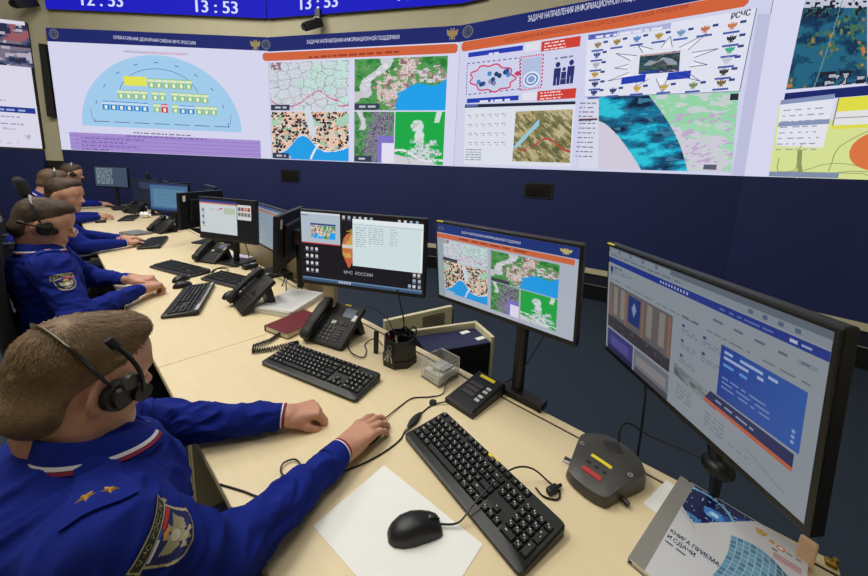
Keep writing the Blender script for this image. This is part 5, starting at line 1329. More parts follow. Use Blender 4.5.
def mesh_sdf(prims, vox, smooth=1):
    bs = [bounds(q) for q in prims if q[0] in ('c', 'e')]
    lo = np.min([b[0] for b in bs], axis=0)-.02; hi = np.max([b[1] for b in bs], axis=0)+.02
    n = np.ceil((hi-lo)/vox).astype(int)+1
    f = np.full(n, 1.0, np.float32)
    ax = [lo[i]+np.arange(n[i])*vox for i in range(3)]
    for q in prims:
        if q[0] == 'p': i0, i1 = np.zeros(3, int), n
        else:
            a, b = bounds(q); m = q[-1]+3*vox
            i0 = np.clip(np.floor((a-m-lo)/vox).astype(int), 0, n); i1 = np.clip(np.ceil((b+m-lo)/vox).astype(int)+1, 0, n)
        sl = tuple(slice(i0[k], i1[k]) for k in range(3))
        G_ = np.stack(np.meshgrid(*[ax[k][sl[k]] for k in range(3)], indexing='ij'), -1)
        d = prim_d(q, G_); s = f[sl].astype(float)
        if q[0] == '-e': s = -smin(-s, d, q[-1])
        elif q[0] == 'p': s = -smin(-s, -d, q[-1])
        else: s = smin(s, d, q[-1])
        f[sl] = s
    ins = f < 0
    c = np.zeros(n-1, np.int8)
    off = [(a, b, e) for a in (0, 1) for b in (0, 1) for e in (0, 1)]
    def S(a, o): return a[o[0]:n[0]-1+o[0], o[1]:n[1]-1+o[1], o[2]:n[2]-1+o[2]]
    for o in off: c += S(ins, o)
    act = np.argwhere((c > 0) & (c < 8))
    pos = np.zeros((len(act), 3)); cnt = np.zeros(len(act))
    val = {o: f[act[:, 0]+o[0], act[:, 1]+o[1], act[:, 2]+o[2]].astype(float) for o in off}
    for o in off:
        for k in range(3):
            if o[k] == 0:
                o2 = list(o); o2[k] = 1; o2 = tuple(o2); fa, fb = val[o], val[o2]; m = (fa < 0) != (fb < 0)
                t = np.where(m, fa/np.where(m, fa-fb, 1), 0); p = np.array(o, float)[None].repeat(len(act), 0); p[:, k] += t
                pos[m] += p[m]; cnt[m] += 1
    Vv = lo+(act+pos/cnt[:, None])*vox
    idx = np.full(n-1, -1, np.int32); idx[act[:, 0], act[:, 1], act[:, 2]] = np.arange(len(act))
    F = []
    for k in range(3):
        k1, k2 = (k+1) % 3, (k+2) % 3
        a = np.take(ins, range(n[k]-1), k); b = np.take(ins, range(1, n[k]), k); e = np.argwhere(a != b)
        e = e[(e[:, k1] > 0) & (e[:, k2] > 0) & (e[:, k1] < n[k1]-1) & (e[:, k2] < n[k2]-1)]
        A = a[e[:, 0], e[:, 1], e[:, 2]]
        def cell(d1, d2):
            q = e.copy(); q[:, k1] -= d1; q[:, k2] -= d2; return idx[q[:, 0], q[:, 1], q[:, 2]]
        Q = np.stack([cell(1, 1), cell(0, 1), cell(0, 0), cell(1, 0)], 1)
        Q[~A] = Q[~A][:, ::-1]; F.append(Q)
    F = np.concatenate(F); F = F[(F >= 0).all(1)]
    for _ in range(smooth):
        acc = np.zeros_like(Vv); num = np.zeros(len(Vv))
        for k in range(4):
            np.add.at(acc, F[:, k], Vv[F[:, (k+1) % 4]]); np.add.at(num, F[:, k], 1)
            np.add.at(acc, F[:, k], Vv[F[:, k-1]]); np.add.at(num, F[:, k], 1)
        Vv = Vv*.5+.5*acc/np.maximum(num, 1)[:, None]
    return Vv, F
def vnormals(V, F):
    nn = np.zeros_like(V); fn = np.cross(V[F[:, 2]]-V[F[:, 0]], V[F[:, 3]]-V[F[:, 1]])
    for k in range(4): np.add.at(nn, F[:, k], fn)
    return nn/np.maximum(np.linalg.norm(nn, axis=1), 1e-12)[:, None]
def mesh_obj(name, V, F, mats, parent=None, mi=None, smooth=True):
    me = bpy.data.meshes.new(name); F = np.asarray(F); m = F.shape[1]
    me.vertices.add(len(V)); me.vertices.foreach_set('co', np.asarray(V, np.float32).ravel())
    me.loops.add(F.size); me.loops.foreach_set('vertex_index', F.astype(np.int32).ravel())
    me.polygons.add(len(F)); me.polygons.foreach_set('loop_start', np.arange(0, F.size, m, dtype=np.int32))
    me.polygons.foreach_set('loop_total', np.full(len(F), m, np.int32))
    me.polygons.foreach_set('use_smooth', np.full(len(F), smooth))
    for q in mats: me.materials.append(q)
    if mi is not None: me.polygons.foreach_set('material_index', np.asarray(mi, np.int32))
    me.update(calc_edges=True); me.validate()
    o = bpy.data.objects.new(name, me); COL.objects.link(o)
    if parent: o.parent = parent
    return o
def frame(az, pitch, roll=0):
    a, p = math.radians(az), math.radians(pitch)
    f = V3(math.cos(a)*math.cos(p), math.sin(a)*math.cos(p), -math.sin(p)); r = V3(math.sin(a), -math.cos(a), 0); u = np.cross(r, f)
    q = math.radians(roll); r, u = r*math.cos(q)+u*math.sin(q), u*math.cos(q)-r*math.sin(q)
    return np.stack([r, f, u], 1)           # columns: right, forward, up
def rotx(a):
    c, s = math.cos(a), math.sin(a); return np.array([[1, 0, 0], [0, c, -s], [0, s, c]])
def head_prims(nk):
    p = [ell((0, -.012, .036), (.077, .099, .086), None, .02), ell((0, .030, -.034), (.060, .066, .086), None, .035), ell((0, -.01, -.01), (.070, .075, .06), None, .03)]
    for s in (-1, 1):
        p += [cap((s*.050, -.004, -.062), (s*.012, .066, -.102), .021, .019, .03), ell((s*.040, .056, -.034), (.026, .026, .030), None, .02),
              ell((s*.050, .030, .018), (.026, .04, .03), None, .03)]
    p += [ell((0, .076, -.102), (.021, .018, .018), None, .02), cap((-.036, .082, .020), (.036, .082, .020), .012, .012, .015), ell((0, .066, .05), (.052, .03, .04), None, .03)]
    for s in (-1, 1): p += [carve((s*.031, .099, .001), (.018, .014, .011), .012), ell((s*.031, .079, .0005), (.0155, .0135, .0125), None, .004)]
    p += [cap((0, .090, .006), (0, .112, -.030), .0075, .0105, .010), ell((0, .112, -.034), (.0115, .010, .010), None, .008)]
    for s in (-1, 1): p += [ell((s*.0115, .101, -.037), (.0085, .010, .007), None, .006)]
    p += [cap((-.019, .086, -.0655), (.019, .086, -.0655), .0065, .0065, .008), ell((0, .096, -.0640), (.013, .0065, .0055), None, .008), ell((0, .0945, -.0765), (.014, .007, .0062), None, .008),
          carve((0, .106, -.0700), (.020, .008, .0018), .003), carve((0, .104, -.090), (.018, .008, .006), .008)]
    for s in (-1, 1):
        R = np.array([[math.cos(.35), s*-math.sin(.35), 0], [s*math.sin(.35), math.cos(.35), 0], [0, 0, 1]])@rotx(-.18)
        p += [ell((s*.082, -.014, -.010), (.0075, .019, .032), R, .006), carve((s*.091, -.006, -.006), (.007, .011, .018), .005, R), ell((s*.078, -.006, -.036), (.007, .009, .010), None, .006)]
    nk = np.array(nk); p += [cap((0, -.028, -.045), nk, .054, .060, .035), cap((0, -.055, -.01), (nk+V3(0, -.030, -.045))/2, .046, .045, .03)]
    return p
def hair_prims(length=.008):
    e = length
    return [ell((0, -.013, .040), (.077+e, .099+e, .087+e*1.25), None, .01), ell((0, -.048, -.03), (.064+e*.6, .062+e*.5, .058), None, .03), ell((0, .045, .098), (.052, .045, .022+e), None, .03),
            keep((0, .076, .070), (0, -.570, .822), .016), ell((0, -.054, -.040), (.0665, .0555, .050), None, .022), carve((.09, .028, .0), (.03, .032, .040), .012), carve((-.09, .028, .0), (.03, .032, .040), .012)]
def hand_mesh(wrist, ex, up, thumb_side, curls, vox, spread=.06, thumb=(.75, .62, -.25), tcurl=.35, scale=1.0, over=None):
    """hand grown from the wrist; ex towards the fingers, thumb_side +1/-1 along ey = up x ex"""
    ex = nrm(ex); ey = nrm(np.cross(up, ex))*thumb_side; ez = np.cross(ex, ey)*thumb_side
    p = [cap((-.03, 0, 0), (.0, 0, 0), .022, .024, .01), cap((-.028, .006, 0), (0.005, .012, 0), .020, .02, .02), cap((-.028, -.006, 0), (.005, -.010, 0), .020, .02, .02)]
    ys = [.030, .010, -.010, -.029]; xs = [.086, .090, .086, .078]
    for y, x in zip(ys, xs): p.append(cap((.008, y*.5, -.001), (x, y, .001), .0165, .0125, .014))
    p.append(ell((.034, .024, -.010), (.030, .016, .014), None, .016)); p.append(ell((.035, -.022, -.008), (.034, .013, .013), None, .014))
    Ls = [(.043, .026, .021), (.047, .030, .022), (.044, .028, .021), (.034, .021, .019)]
    for i in range(4):
        a = 0; b = V3(xs[i], ys[i], .001); sp = spread*(1.2-.8*i)
        rads = [.0105, .0093, .0086, .0072] if i < 3 else [.0095, .0083, .0076, .0064]
        for j in range(3):
            a += math.radians(curls[i][j] if hasattr(curls[0], '__len__') else curls[j]*(1+.08*i))
            d = nrm(V3(math.cos(a), sp*math.cos(a), -math.sin(a))); e = b+d*Ls[i][j]; p.append(cap(b, e, rads[j], rads[j+1], .0045 if j else .007)); b = e
    b = V3(.022, .026, -.008); d = nrm(thumb)
    for j, (L, r0, r1) in enumerate(((.042, .0150, .0120), (.030, .0118, .0105), (.024, .0102, .0080))):
        e = b+d*L; p.append(cap(b, e, r0, r1, .010 if j == 0 else .004)); b = e; d = nrm(d+tcurl*V3(.25, -.9, -.25))
    Vv, F = mesh_sdf(p, vox, 1)
    Vv = Vv*scale
    M = np.stack([ex, ey, ez], 1)
    W_ = Vv@M.T+np.array(wrist)
    if thumb_side*np.linalg.det(M) < 0 or np.linalg.det(M) < 0: F = F[:, ::-1]
    return W_, F
def surf_project(prims, P, off=0.0, it=5):
    P = P.copy(); e = 1e-3
    for _ in range(it):
        g = np.stack([(sdf(prims, P+e*np.eye(3)[k])-sdf(prims, P-e*np.eye(3)[k]))/(2*e) for k in range(3)], -1)
        gn = g/np.maximum(np.linalg.norm(g, axis=-1, keepdims=True), 1e-6)
        P = P-gn*sdf(prims, P)[..., None]
    return P+gn*off, gn
class Decal:
    """cloth piece lying on a garment surface: frame (c, u, v) sampled on the surface"""
    def __init__(self, prims, c, u, v, w, h, n=16, disp=None):
        self.w, self.h, self.n = w, h, n; U, Vv = np.meshgrid(np.linspace(-.5, .5, n)*w, np.linspace(-.5, .5, n)*h)
        u, v = nrm(u), nrm(v); P = np.array(c)+U[..., None]*u+Vv[..., None]*v
        self.P, self.N = surf_project(prims, P.reshape(-1, 3)); 
        if disp is not None: self.P = self.P+self.N*disp(self.P)[:, None]
        self.P = self.P.reshape(n, n, 3); self.N = self.N.reshape(n, n, 3)
    def at(self, u, v, off):
        x = min(max((u/self.w+.5)*(self.n-1), 0), self.n-1.001); y = min(max((v/self.h+.5)*(self.n-1), 0), self.n-1.001); i, j = int(x), int(y); a, b = x-i, y-j
        f = lambda G_: (G_[j, i]*(1-a)+G_[j, i+1]*a)*(1-b)+(G_[j+1, i]*(1-a)+G_[j+1, i+1]*a)*b
        return tuple(f(self.P)+f(self.N)*off)
    def slab(self, name, outline, o0, o1, m, parent, grid=None):
        """solid following the surface: rows of the decal rectangle between offsets"""
        n = self.n; mb = MB()
        top = [[mb.bm.verts.new(tuple(self.P[j, i]+self.N[j, i]*o1)) for i in range(n)] for j in range(n)]
        bot = [[mb.bm.verts.new(tuple(self.P[j, i]+self.N[j, i]*o0)) for i in range(n)] for j in range(n)]
        k = mb.mi(m)
        for j in range(n-1):
            for i in range(n-1):
                mb.bm.faces.new((top[j][i], top[j][i+1], top[j+1][i+1], top[j+1][i])); mb.bm.faces.new((bot[j][i], bot[j+1][i], bot[j+1][i+1], bot[j][i+1]))
        for i in range(n-1):
            mb.bm.faces.new((bot[0][i], bot[0][i+1], top[0][i+1], top[0][i])); mb.bm.faces.new((top[-1][i], top[-1][i+1], bot[-1][i+1], bot[-1][i]))
            mb.bm.faces.new((top[i][0], top[i+1][0], bot[i+1][0], bot[i][0])); mb.bm.faces.new((bot[i][-1], bot[i+1][-1], top[i+1][-1], top[i][-1]))
        return mb.build(name, parent, True)
cloth_print = attr_mat('woven_badge', 0.0, 0.85)
def draw_badge(d, simple=False):
    W2, H2 = .040, .050
    shield = [(-.038, .046), (.038, .046), (.040, .000), (.036, -.022), (.022, -.040), (0, -.050), (-.022, -.040), (-.036, -.022), (-.040, 0)]
    d.poly(shield, C(176, 168, 128), 1); d.poly([(x*.90, (y-.0)*.91) for x, y in shield], C(28, 34, 92), 2)
    d.rect(-.046, .026, .046, .048, C(176, 168, 128), 3); d.rect(-.043, .0285, .043, .0455, C(38, 44, 40), 4)
    d.text('МЧС РОССИИ', (-.036, .0325), (.036, .0325), .0088, C(176, 168, 120), 5)
    d.poly([(-.052, .020), (-.040, .026), (-.040, .034), (-.052, .032)], C(150, 142, 104), 2); d.poly([(.040, .026), (.052, .020), (.052, .032), (.040, .034)], C(150, 142, 104), 2)
    d.rect(-.033, .020, -.008, .0245, C(220, 220, 226), 3); d.rect(.004, .016, .033, .0235, C(200, 44, 44), 3); d.rect(-.008, .020, .004, .0245, C(60, 80, 180), 3)
    eagle(d, (.002, -.012), .027, C(158, 152, 120), 5); d.disc((.002, -.010), .008, .009, C(200, 196, 176), 6, 10)
    d.poly([(-.008, .010), (.0, .018), (.010, .010), (.002, .006)], C(220, 150, 60), 6)
def star_pts(r): return [((r if k % 2 == 0 else r*.42)*math.sin(PI*k/5), (r if k % 2 == 0 else r*.42)*math.cos(PI*k/5)) for k in range(10)]
def cloth_disp(P, amp=.004, seed=0):
    q = P*V3(17, 26, 21); q = q+3.0*(noise3(P*8, seed+5)[:, None]-.5)
    a = np.abs(noise3(q, seed)-.5)*2; b = np.abs(noise3(q*V3(1.4, .6, 1.8)+7, seed+3)-.5)*2
    return amp*((1-a)**2*1.0+(1-b)**2*.8-.6)+amp*.8*(noise3(P*5, seed+9)-.5)
def person(cfg):
    H, sR, sL, eR, eL, wR, wL, nb, chest, belly, pel = [np.array(cfg[k], float) for k in ('head', 'sR', 'sL', 'eR', 'eL', 'wR', 'wL', 'nb', 'chest', 'belly', 'pel')]
    vx = cfg.get('vox', .004); sc = cfg.get('hs', 1.0)
    root = thing('person', cfg['label'], 'person', (float(pel[0]), float(pel[1]), 0), 0, None)
    org = V3(pel[0], pel[1], 0)
    Rh = frame(cfg['az'], cfg['pitch'], cfg.get('roll', 0))
    # ---- one body mesh: head and neck, torso, limbs, hands
    hv, hf = mesh_sdf(head_prims(((nb-H)/sc)@Rh), cfg.get('hvox', .004), 1)
    lipm = (np.abs(hv[:, 0]) < .020) & (hv[:, 1] > .090) & (hv[:, 2] < -.060) & (hv[:, 2] > -.082)
    hm = (lipm[hf].all(1)).astype(int)
    HV = hv*sc@Rh.T+H
    lat = nrm(sR-sL); up = nrm(nb-pel); fw = np.cross(up, lat); fw = nrm(fw) if fw[0] > 0 else -nrm(fw)
    RT = np.stack([lat, fw, up], 1)
    knR, knL = [np.array(cfg.get(k, pel+np.array(dv)), float) for k, dv in (('kR', (.43, -.11, -.01)), ('kL', (.43, .11, -.01)))]
    hpR, hpL = pel+lat*.09+V3(.02, 0, 0), pel-lat*.09+V3(.02, 0, 0)
    akR, akL = V3(knR[0]-.04, knR[1], .10), V3(knL[0]-.04, knL[1], .10)
    t_in = [ell(chest, (.150, .092, .17), RT, .05), ell(belly, (.135, .095, .15), RT, .06), ell(pel+V3(0, 0, .02), (.15, .11, .10), RT, .05), cap(nb-up*.02, H-Rh[:, 2]*.08*sc-Rh[:, 1]*.03, .055, .05, .04),
            cap(sR, eR, .045, .036, .03), cap(eR, wR, .032, .019, .02), cap(sL, eL, .045, .036, .03), cap(eL, wL, .032, .019, .02),
            cap(hpR, knR, .072, .05, .04), cap(hpL, knL, .072, .05, .04), cap(knR, akR, .05, .035, .02), cap(knL, akL, .05, .035, .02)]
    tv, tf = mesh_sdf(t_in, .012, 1)
    hands = []
    for side, w_, e_ in (('R', wR, eR), ('L', wL, eL)):
        hp = cfg['hand'+side]
        hands.append(hand_mesh(w_, hp['ex'], hp.get('up', (0, 0, 1)), hp['side'], hp['curl'], cfg.get('handvox', .0025), hp.get('spread', .05), hp.get('thumb', (.75, .62, -.25)), hp.get('tcurl', .35), hp.get('s', .96)))
    VV = [HV, tv]+[h[0] for h in hands]; FF = [hf, tf]+[h[1] for h in hands]; o = 0; F2 = []
    for v_, f_ in zip(VV, FF): F2.append(f_+o); o += len(v_)
    mi = np.concatenate([hm]+[np.zeros(len(f_), int) for f_ in FF[1:]])
    mesh_obj('body', np.concatenate(VV)-org, np.concatenate(F2), [m_skin, m_lip], root, mi)
    for s in (-1, 1):
        c = (np.array([s*.031, cfg.get('eye', .0788), -.0005])*sc)@Rh.T+H
        mb = MB(); mb.ball(tuple(c-org), .0122*sc, m_eye, seg=14); e_ = mb.build('eye', root, True)
        lid = cfg.get('look', -.25); cc = (np.array([s*.031, cfg.get('eye', .0788)+.0122*math.cos(lid)*.82, .0122*math.sin(lid)*.82])*sc)@Rh.T+H
        mb = MB(); mb.ball(tuple(cc-org), .0052*sc, m_iris, seg=10); mb.build('iris', e_, True)
        mb = MB(); mb.tube([tuple((np.array([s*(.012+.036*q), .094-.014*q*q, .0155+.006*math.sin(q*PI)])*sc)@Rh.T+H-org) for q in np.linspace(0, 1, 7)], [.0014, .0026, .003, .0028, .0024, .0018, .001], cfg['hair'], 6); mb.build('eyebrow', root, True)
    # ---- hair with short strands
    pv, pf = mesh_sdf(hair_prims(cfg.get('hairlen', .008)), cfg.get('hvox', .004), 1)
    nn = vnormals(pv, pf); pv = pv+nn*(.0035*(noise3(pv*60, 3)-.5)+.004*(noise3(pv*22, 4)-.5))[:, None]*np.clip((pv[:, 2]-.0)/.06, .2, 1)[:, None]
    verts = [pv]; faces = [pf]; rng = np.random.default_rng(cfg.get('seed', 1)); ns = cfg.get('strands', 3000)
    fi = rng.integers(0, len(pf), ns); ww = rng.random((ns, 4)); ww /= ww.sum(1, keepdims=True); base = (pv[pf[fi]]*ww[..., None]).sum(1); bn = nrm_rows((nn[pf[fi]]*ww[..., None]).sum(1))
    crown = V3(.012, -.055, .115); d = base-crown; d = d-bn*(d*bn).sum(1, keepdims=True); d = nrm_rows(d+1e-6); sw = np.cross(bn, d)
    top = np.clip((base[:, 2]-.02)/.07, 0, 1); L = (.006+.016*top)*rng.uniform(.6, 1.25, ns)*cfg.get('hl', 1)
    dirn = nrm_rows(d+bn*(.12+.16*top*rng.random(ns))[:, None]+sw*(rng.normal(0, .25, ns)+.25*np.sin(base[:, 0]*60))[:, None]+V3(0, 0, -.25)*(1-top)[:, None])
    wv = np.cross(dirn, bn); wv = nrm_rows(wv)*(.00055)
    b0 = base-bn*.001; mid = b0+dirn*(L*.55)[:, None]+bn*.0012; tip = b0+nrm_rows(dirn-bn*.35)*L[:, None]
    sv = np.stack([b0-wv, b0+wv, mid+wv*.8, mid-wv*.8, tip+wv*.15, tip-wv*.15], 1).reshape(-1, 3); k0 = np.arange(ns)[:, None]*6
    sf = np.concatenate([k0+np.array([[0, 1, 2, 3]]), k0+np.array([[3, 2, 4, 5]])])
    allv = np.concatenate([pv, sv])*sc@Rh.T+H; mesh_obj('hair', allv-org, np.concatenate([pf, sf+len(pv)]), [cfg['hair']], root)
    # ---- shirt
    def bump(P): return cloth_disp(P, cfg.get('fold', .005), cfg.get('seed', 1))
    sh = [ell(chest, (.172, .112, .175), RT, .05), ell(belly, (.158, .118, .17), RT, .07), ell(pel+V3(0, 0, .05), (.165, .125, .09), RT, .05),
          ell(nb-up*.09-fw*cfg.get('bk', .03), (.150, .088, .105), RT, .05), cap(nb-up*.03, nb+up*.0, .066, .052, .04), cap(nb-up*.035+lat*.03, sR+V3(0, 0, .002), .048, .062, .045), cap(nb-up*.035-lat*.03, sL+V3(0, 0, .002), .048, .062, .045),
          cap(sR, eR, .066, .053, .035), cap(sL, eL, .066, .053, .035), cap(eR, wR-nrm(wR-eR)*.035, .054, .033, .025), cap(eL, wL-nrm(wL-eL)*.035, .054, .033, .025)]
    sv, sf = mesh_sdf(sh, vx*1.25, 2); sn = vnormals(sv, sf); sv = sv+sn*bump(sv)[:, None]
    shirt = mesh_obj('shirt', sv-org, sf, [m_shirt], root)
    for w_, e_ in ((wR, eR), (wL, eL)):
        a = nrm(w_-e_); b = nrm(np.cross(a, (0, 0, 1))); c = np.cross(a, b)
        for (nm, m, t0, t1, r0, r1) in (('cuff', m_shirt, -.052, -.010, .0375, .0350), ('cuff_stripe', m_stripe_w, -.0105, -.0070, .0352, .0350), ('cuff_stripe', m_stripe_r, -.0070, -.001, .0350, .0345)):
            mb = MB(); R = []
            for (t, r) in ((t0, r0-.004), (t0, r0), (t1, r1), (t1, r1-.005)): R.append([tuple(w_+a*t+(b*math.cos(q)+c*math.sin(q)*.92)*r-org) for q in [2*PI*k/28 for k in range(28)]])
            mb.loft(R, m, False); mb.build(nm, shirt, True)
    # collar round the neck, open at the throat
    nd = nrm(H-Rh[:, 2]*.08-Rh[:, 1]*.04-(nb-up*.02)); nd = nrm(nd*.6+up*.4); a = nrm(fw-nd*(fw@nd)); b = np.cross(nd, a)
    def band(name, m, prof, parent):
        mb = MB(); R = []
        for k in range(41):
            q = math.radians(18+324*k/40); ring = []
            for (r, h) in prof: dip = .012*math.cos(q); ring.append(tuple(nb+nd*(h+.004-dip*cfg.get('dip', 1.7))+(a*math.cos(q)*.98+b*math.sin(q)*1.10)*(r+.006*math.cos(q))*cfg.get('cs', .95)-org))
            R.append(ring)
        mb.loft(R, m, True, True); return mb.build(name, parent, True)
    co = band('collar', m_shirt, [(.062, .030), (.066, .042), (.070, .044), (.080, .026), (.092, .002), (.094, -.008), (.088, -.010), (.076, .010), (.068, .028)], shirt)
    band('collar_stripe', m_stripe_w, [(.0872, .0122), (.0905, .0066), (.0915, .0072), (.0882, .0130)], co)
    band('collar_stripe', m_stripe_r, [(.0908, .0062), (.0938, .0004), (.0950, .0008), (.0918, .0070)], co)
    # shoulder straps, stars and sleeve badges
    for side, s_, e_, stars in (('R', sR, eR, cfg.get('stars', 2)), ('L', sL, eL, 0)):
        out = nrm(s_-nb); c = s_-out*.045+V3(0, 0, .05)
        dc = Decal(sh, c, nrm(np.cross(out, (0, 0, 1))), out, .050, .115, 14, bump); st = dc.slab('shoulder_strap', None, .001, .005, m_shirt, shirt)
        if stars:
            for k in range(stars):
                u = (k-(stars-1)/2)*.016
                mb = MB(); P_ = star_pts(.0078); cc = dc.at(u, .034, .0075)
                mb.loft([[dc.at(u+x-org[0]*0, .036+y, .005) for x, y in P_], [dc.at(u+x*.5, .036+y*.5, .0078) for x, y in P_]], m_gold)
                for v_ in mb.bm.verts: v_.co -= Vector(org)
                mb.build('star', st)
        for ob in (st,):
            ob.data.transform(Matrix.Translation(-Vector(org)))
        if cfg.get('badge'+side, side == 'R'):
            ax_ = nrm(s_-e_); outw = nrm(np.cross(ax_, fw)); outw = outw if outw@lat*(1 if side == 'R' else -1) > 0 else -outw
            outw = nrm(outw*.9+V3(0, 0, cfg.get('bup', .45))+fw*cfg.get('bfw', .1)); outw = nrm(outw-ax_*(outw@ax_)); uu = np.cross(ax_, outw)
            bc = s_+(e_-s_)*cfg.get('bt', .45)+outw*.06
            bz_ = cfg.get('bsz', 1.0); dc = Decal(sh, bc, uu, ax_, .11*bz_, .105*bz_, 20, bump); dc.w, dc.h = .11, .105; d = Draw(); draw_badge(d)
            nb_ = cfg.get('bres', 56); arr, mk = raster(d, -.055, -.0525, .055, .0525, nb_, nb_); d2 = Draw()
            for j in range(nb_):
                for i in range(nb_):
                    if mk[j, i]: d2.rect(-.055+.11*i/nb_, .0525-.105*(j+1)/nb_, -.055+.11*(i+1)/nb_, .0525-.105*j/nb_, tuple(arr[j, i]))
            ob = d2.emit('sleeve_badge', shirt, lambda u, v, l, um: tuple(np.array(dc.at(u, v, .0024))-org), cloth_print)
    if cfg.get('emblem') is not None:
        dc = Decal(sh, cfg['emblem'], (.25, -.75, .25), nrm(np.array((-.25, .1, .9))), .04, .04, 10, bump); d = Draw(); rr_ = random.Random(2); W_c = C(186, 188, 200)
        for k in range(7): a_ = rr_.uniform(0, 6.28); x_, y_ = rr_.uniform(-.011, .011), rr_.uniform(-.012, .012); d.line([(x_-.004*math.cos(a_), y_-.004*math.sin(a_)), (x_+.003, y_), (x_+.004*math.sin(a_), y_+.005)], .0018, W_c)
        d.emit('chest_emblem', shirt, lambda u, v, l, um: tuple(np.array(dc.at(u, v, .002))-org), cloth_print)
    # trousers and shoes
    tr = [ell(pel, (.172, .135, .10), RT, .05), cap(hpR, knR, .088, .066, .05), cap(hpL, knL, .088, .066, .05), cap(knR, akR, .066, .052, .03), cap(knL, akL, .066, .052, .03)]
    tv, tf = mesh_sdf(tr, .012, 1); mesh_obj('trousers', tv-org, tf, [m_trouser], root)
    for ak in (akR, akL):
        fv, ff = mesh_sdf([cap((ak[0]-.03, ak[1], .045), (ak[0]+.13, ak[1], .035), .043, .034, .02), cap((ak[0]-.01, ak[1], .06), (ak[0], ak[1], .09), .042, .04, .02), keep((0, 0, .002), (0, 0, 1), .003)], .008, 1)
        mesh_obj('shoe', fv-org, ff, [m_black_soft], root)
    return Rh, H, sc
def nrm_rows(v): return v/np.maximum(np.linalg.norm(v, axis=1, keepdims=True), 1e-9)
def headset(label, Rh, H, sc, tilt=-25, boom='up', detail=True, side=1):
    M = lambda p: tuple((np.array(p)*sc)@Rh.T+H-np.array(H))
    t = thing('headset', label, 'headset', tuple(float(q) for q in H))
    ta = math.radians(tilt); N = 30
    def arc(k, r0, dz=0):      # over the head from ear to ear, leaning back
        q = PI*k/N; x = math.cos(q)*(.0915+r0); h = math.sin(q)**.85*(.158+r0)
        return V3(x*side, .012+h*math.sin(ta), -.012+h*math.cos(ta))
    def strap(name, k0, k1, w, th, m):
        mb = MB(); R = []; ss = np.linspace(k0, k1, 22)
        ay = V3(0, math.cos(ta), math.sin(ta))
        for k in ss: R.append([M(arc(k, 0)-ay*w/2), M(arc(k, 0)+ay*w/2), M(arc(k, th)+ay*w/2), M(arc(k, th)-ay*w/2)])
        mb.loft(R, m); return mb.build(name, t, True)
    strap('headband', 7.5, 24, .010, .006, m_silver)
    strap('slider', 1.5, 8, .017, .009, m_black); strap('slider', 23.5, 28.5, .017, .005, m_black)
    mb = MB(); mb.cyl(M((.080*side, .014, -.012)), M((.099*side, .018, -.012)), .031*sc, .029*sc, m_black_soft, 24); mb.build('ear_cushion', t, True)
    mb = MB(); mb.cyl(M((.097*side, .018, -.012)), M((.108*side, .020, -.012)), .024*sc, .020*sc, m_black, 24); mb.build('ear_cup', t, True)
    mb = MB(); mb.box(M((-.090*side, .0, -.005)), (.02, .03, .045), m_black, Euler((0, 0, 0)), .006); mb.build('temple_pad', t)
    mb = MB(); mb.cyl(M((.100*side, .022, .016)), M((.111*side, .024, .016)), .016*sc, .015*sc, m_dark_grey, 20); mb.cyl(M((.100*side, .046, -.012)), M((.112*side, .048, -.012)), .018*sc, .017*sc, m_black, 20); mb.build('pivot', t, True)
    if boom == 'up': pts = [(.112, .046, -.008), (.114, .034, .03), (.113, .012, .065), (.106, -.016, .096)]
    elif boom == 'back': pts = [(.110, .030, -.006), (.112, .0, .0), (.110, -.04, .004), (.106, -.06, .006)]
    else: pts = [(.110, .046, -.012), (.104, .08, -.03), (.09, .105, -.055), (.07, .115, -.065)]
    pts = [(p[0]*side, p[1], p[2]) for p in pts]
    mb = MB(); mb.tube([M(p) for p in spline(pts, 6)], .0042*sc, m_black, 8); b_ = mb.build('microphone_boom', t, True)
    mb = MB(); e = np.array(pts[-1]); dd = nrm(e-np.array(pts[-2])); mb.cyl(M(e-dd*.006), M(e+dd*.016), .0085*sc, .0075*sc, m_black_soft, 14); mb.build('microphone', b_, True)
    return t, M
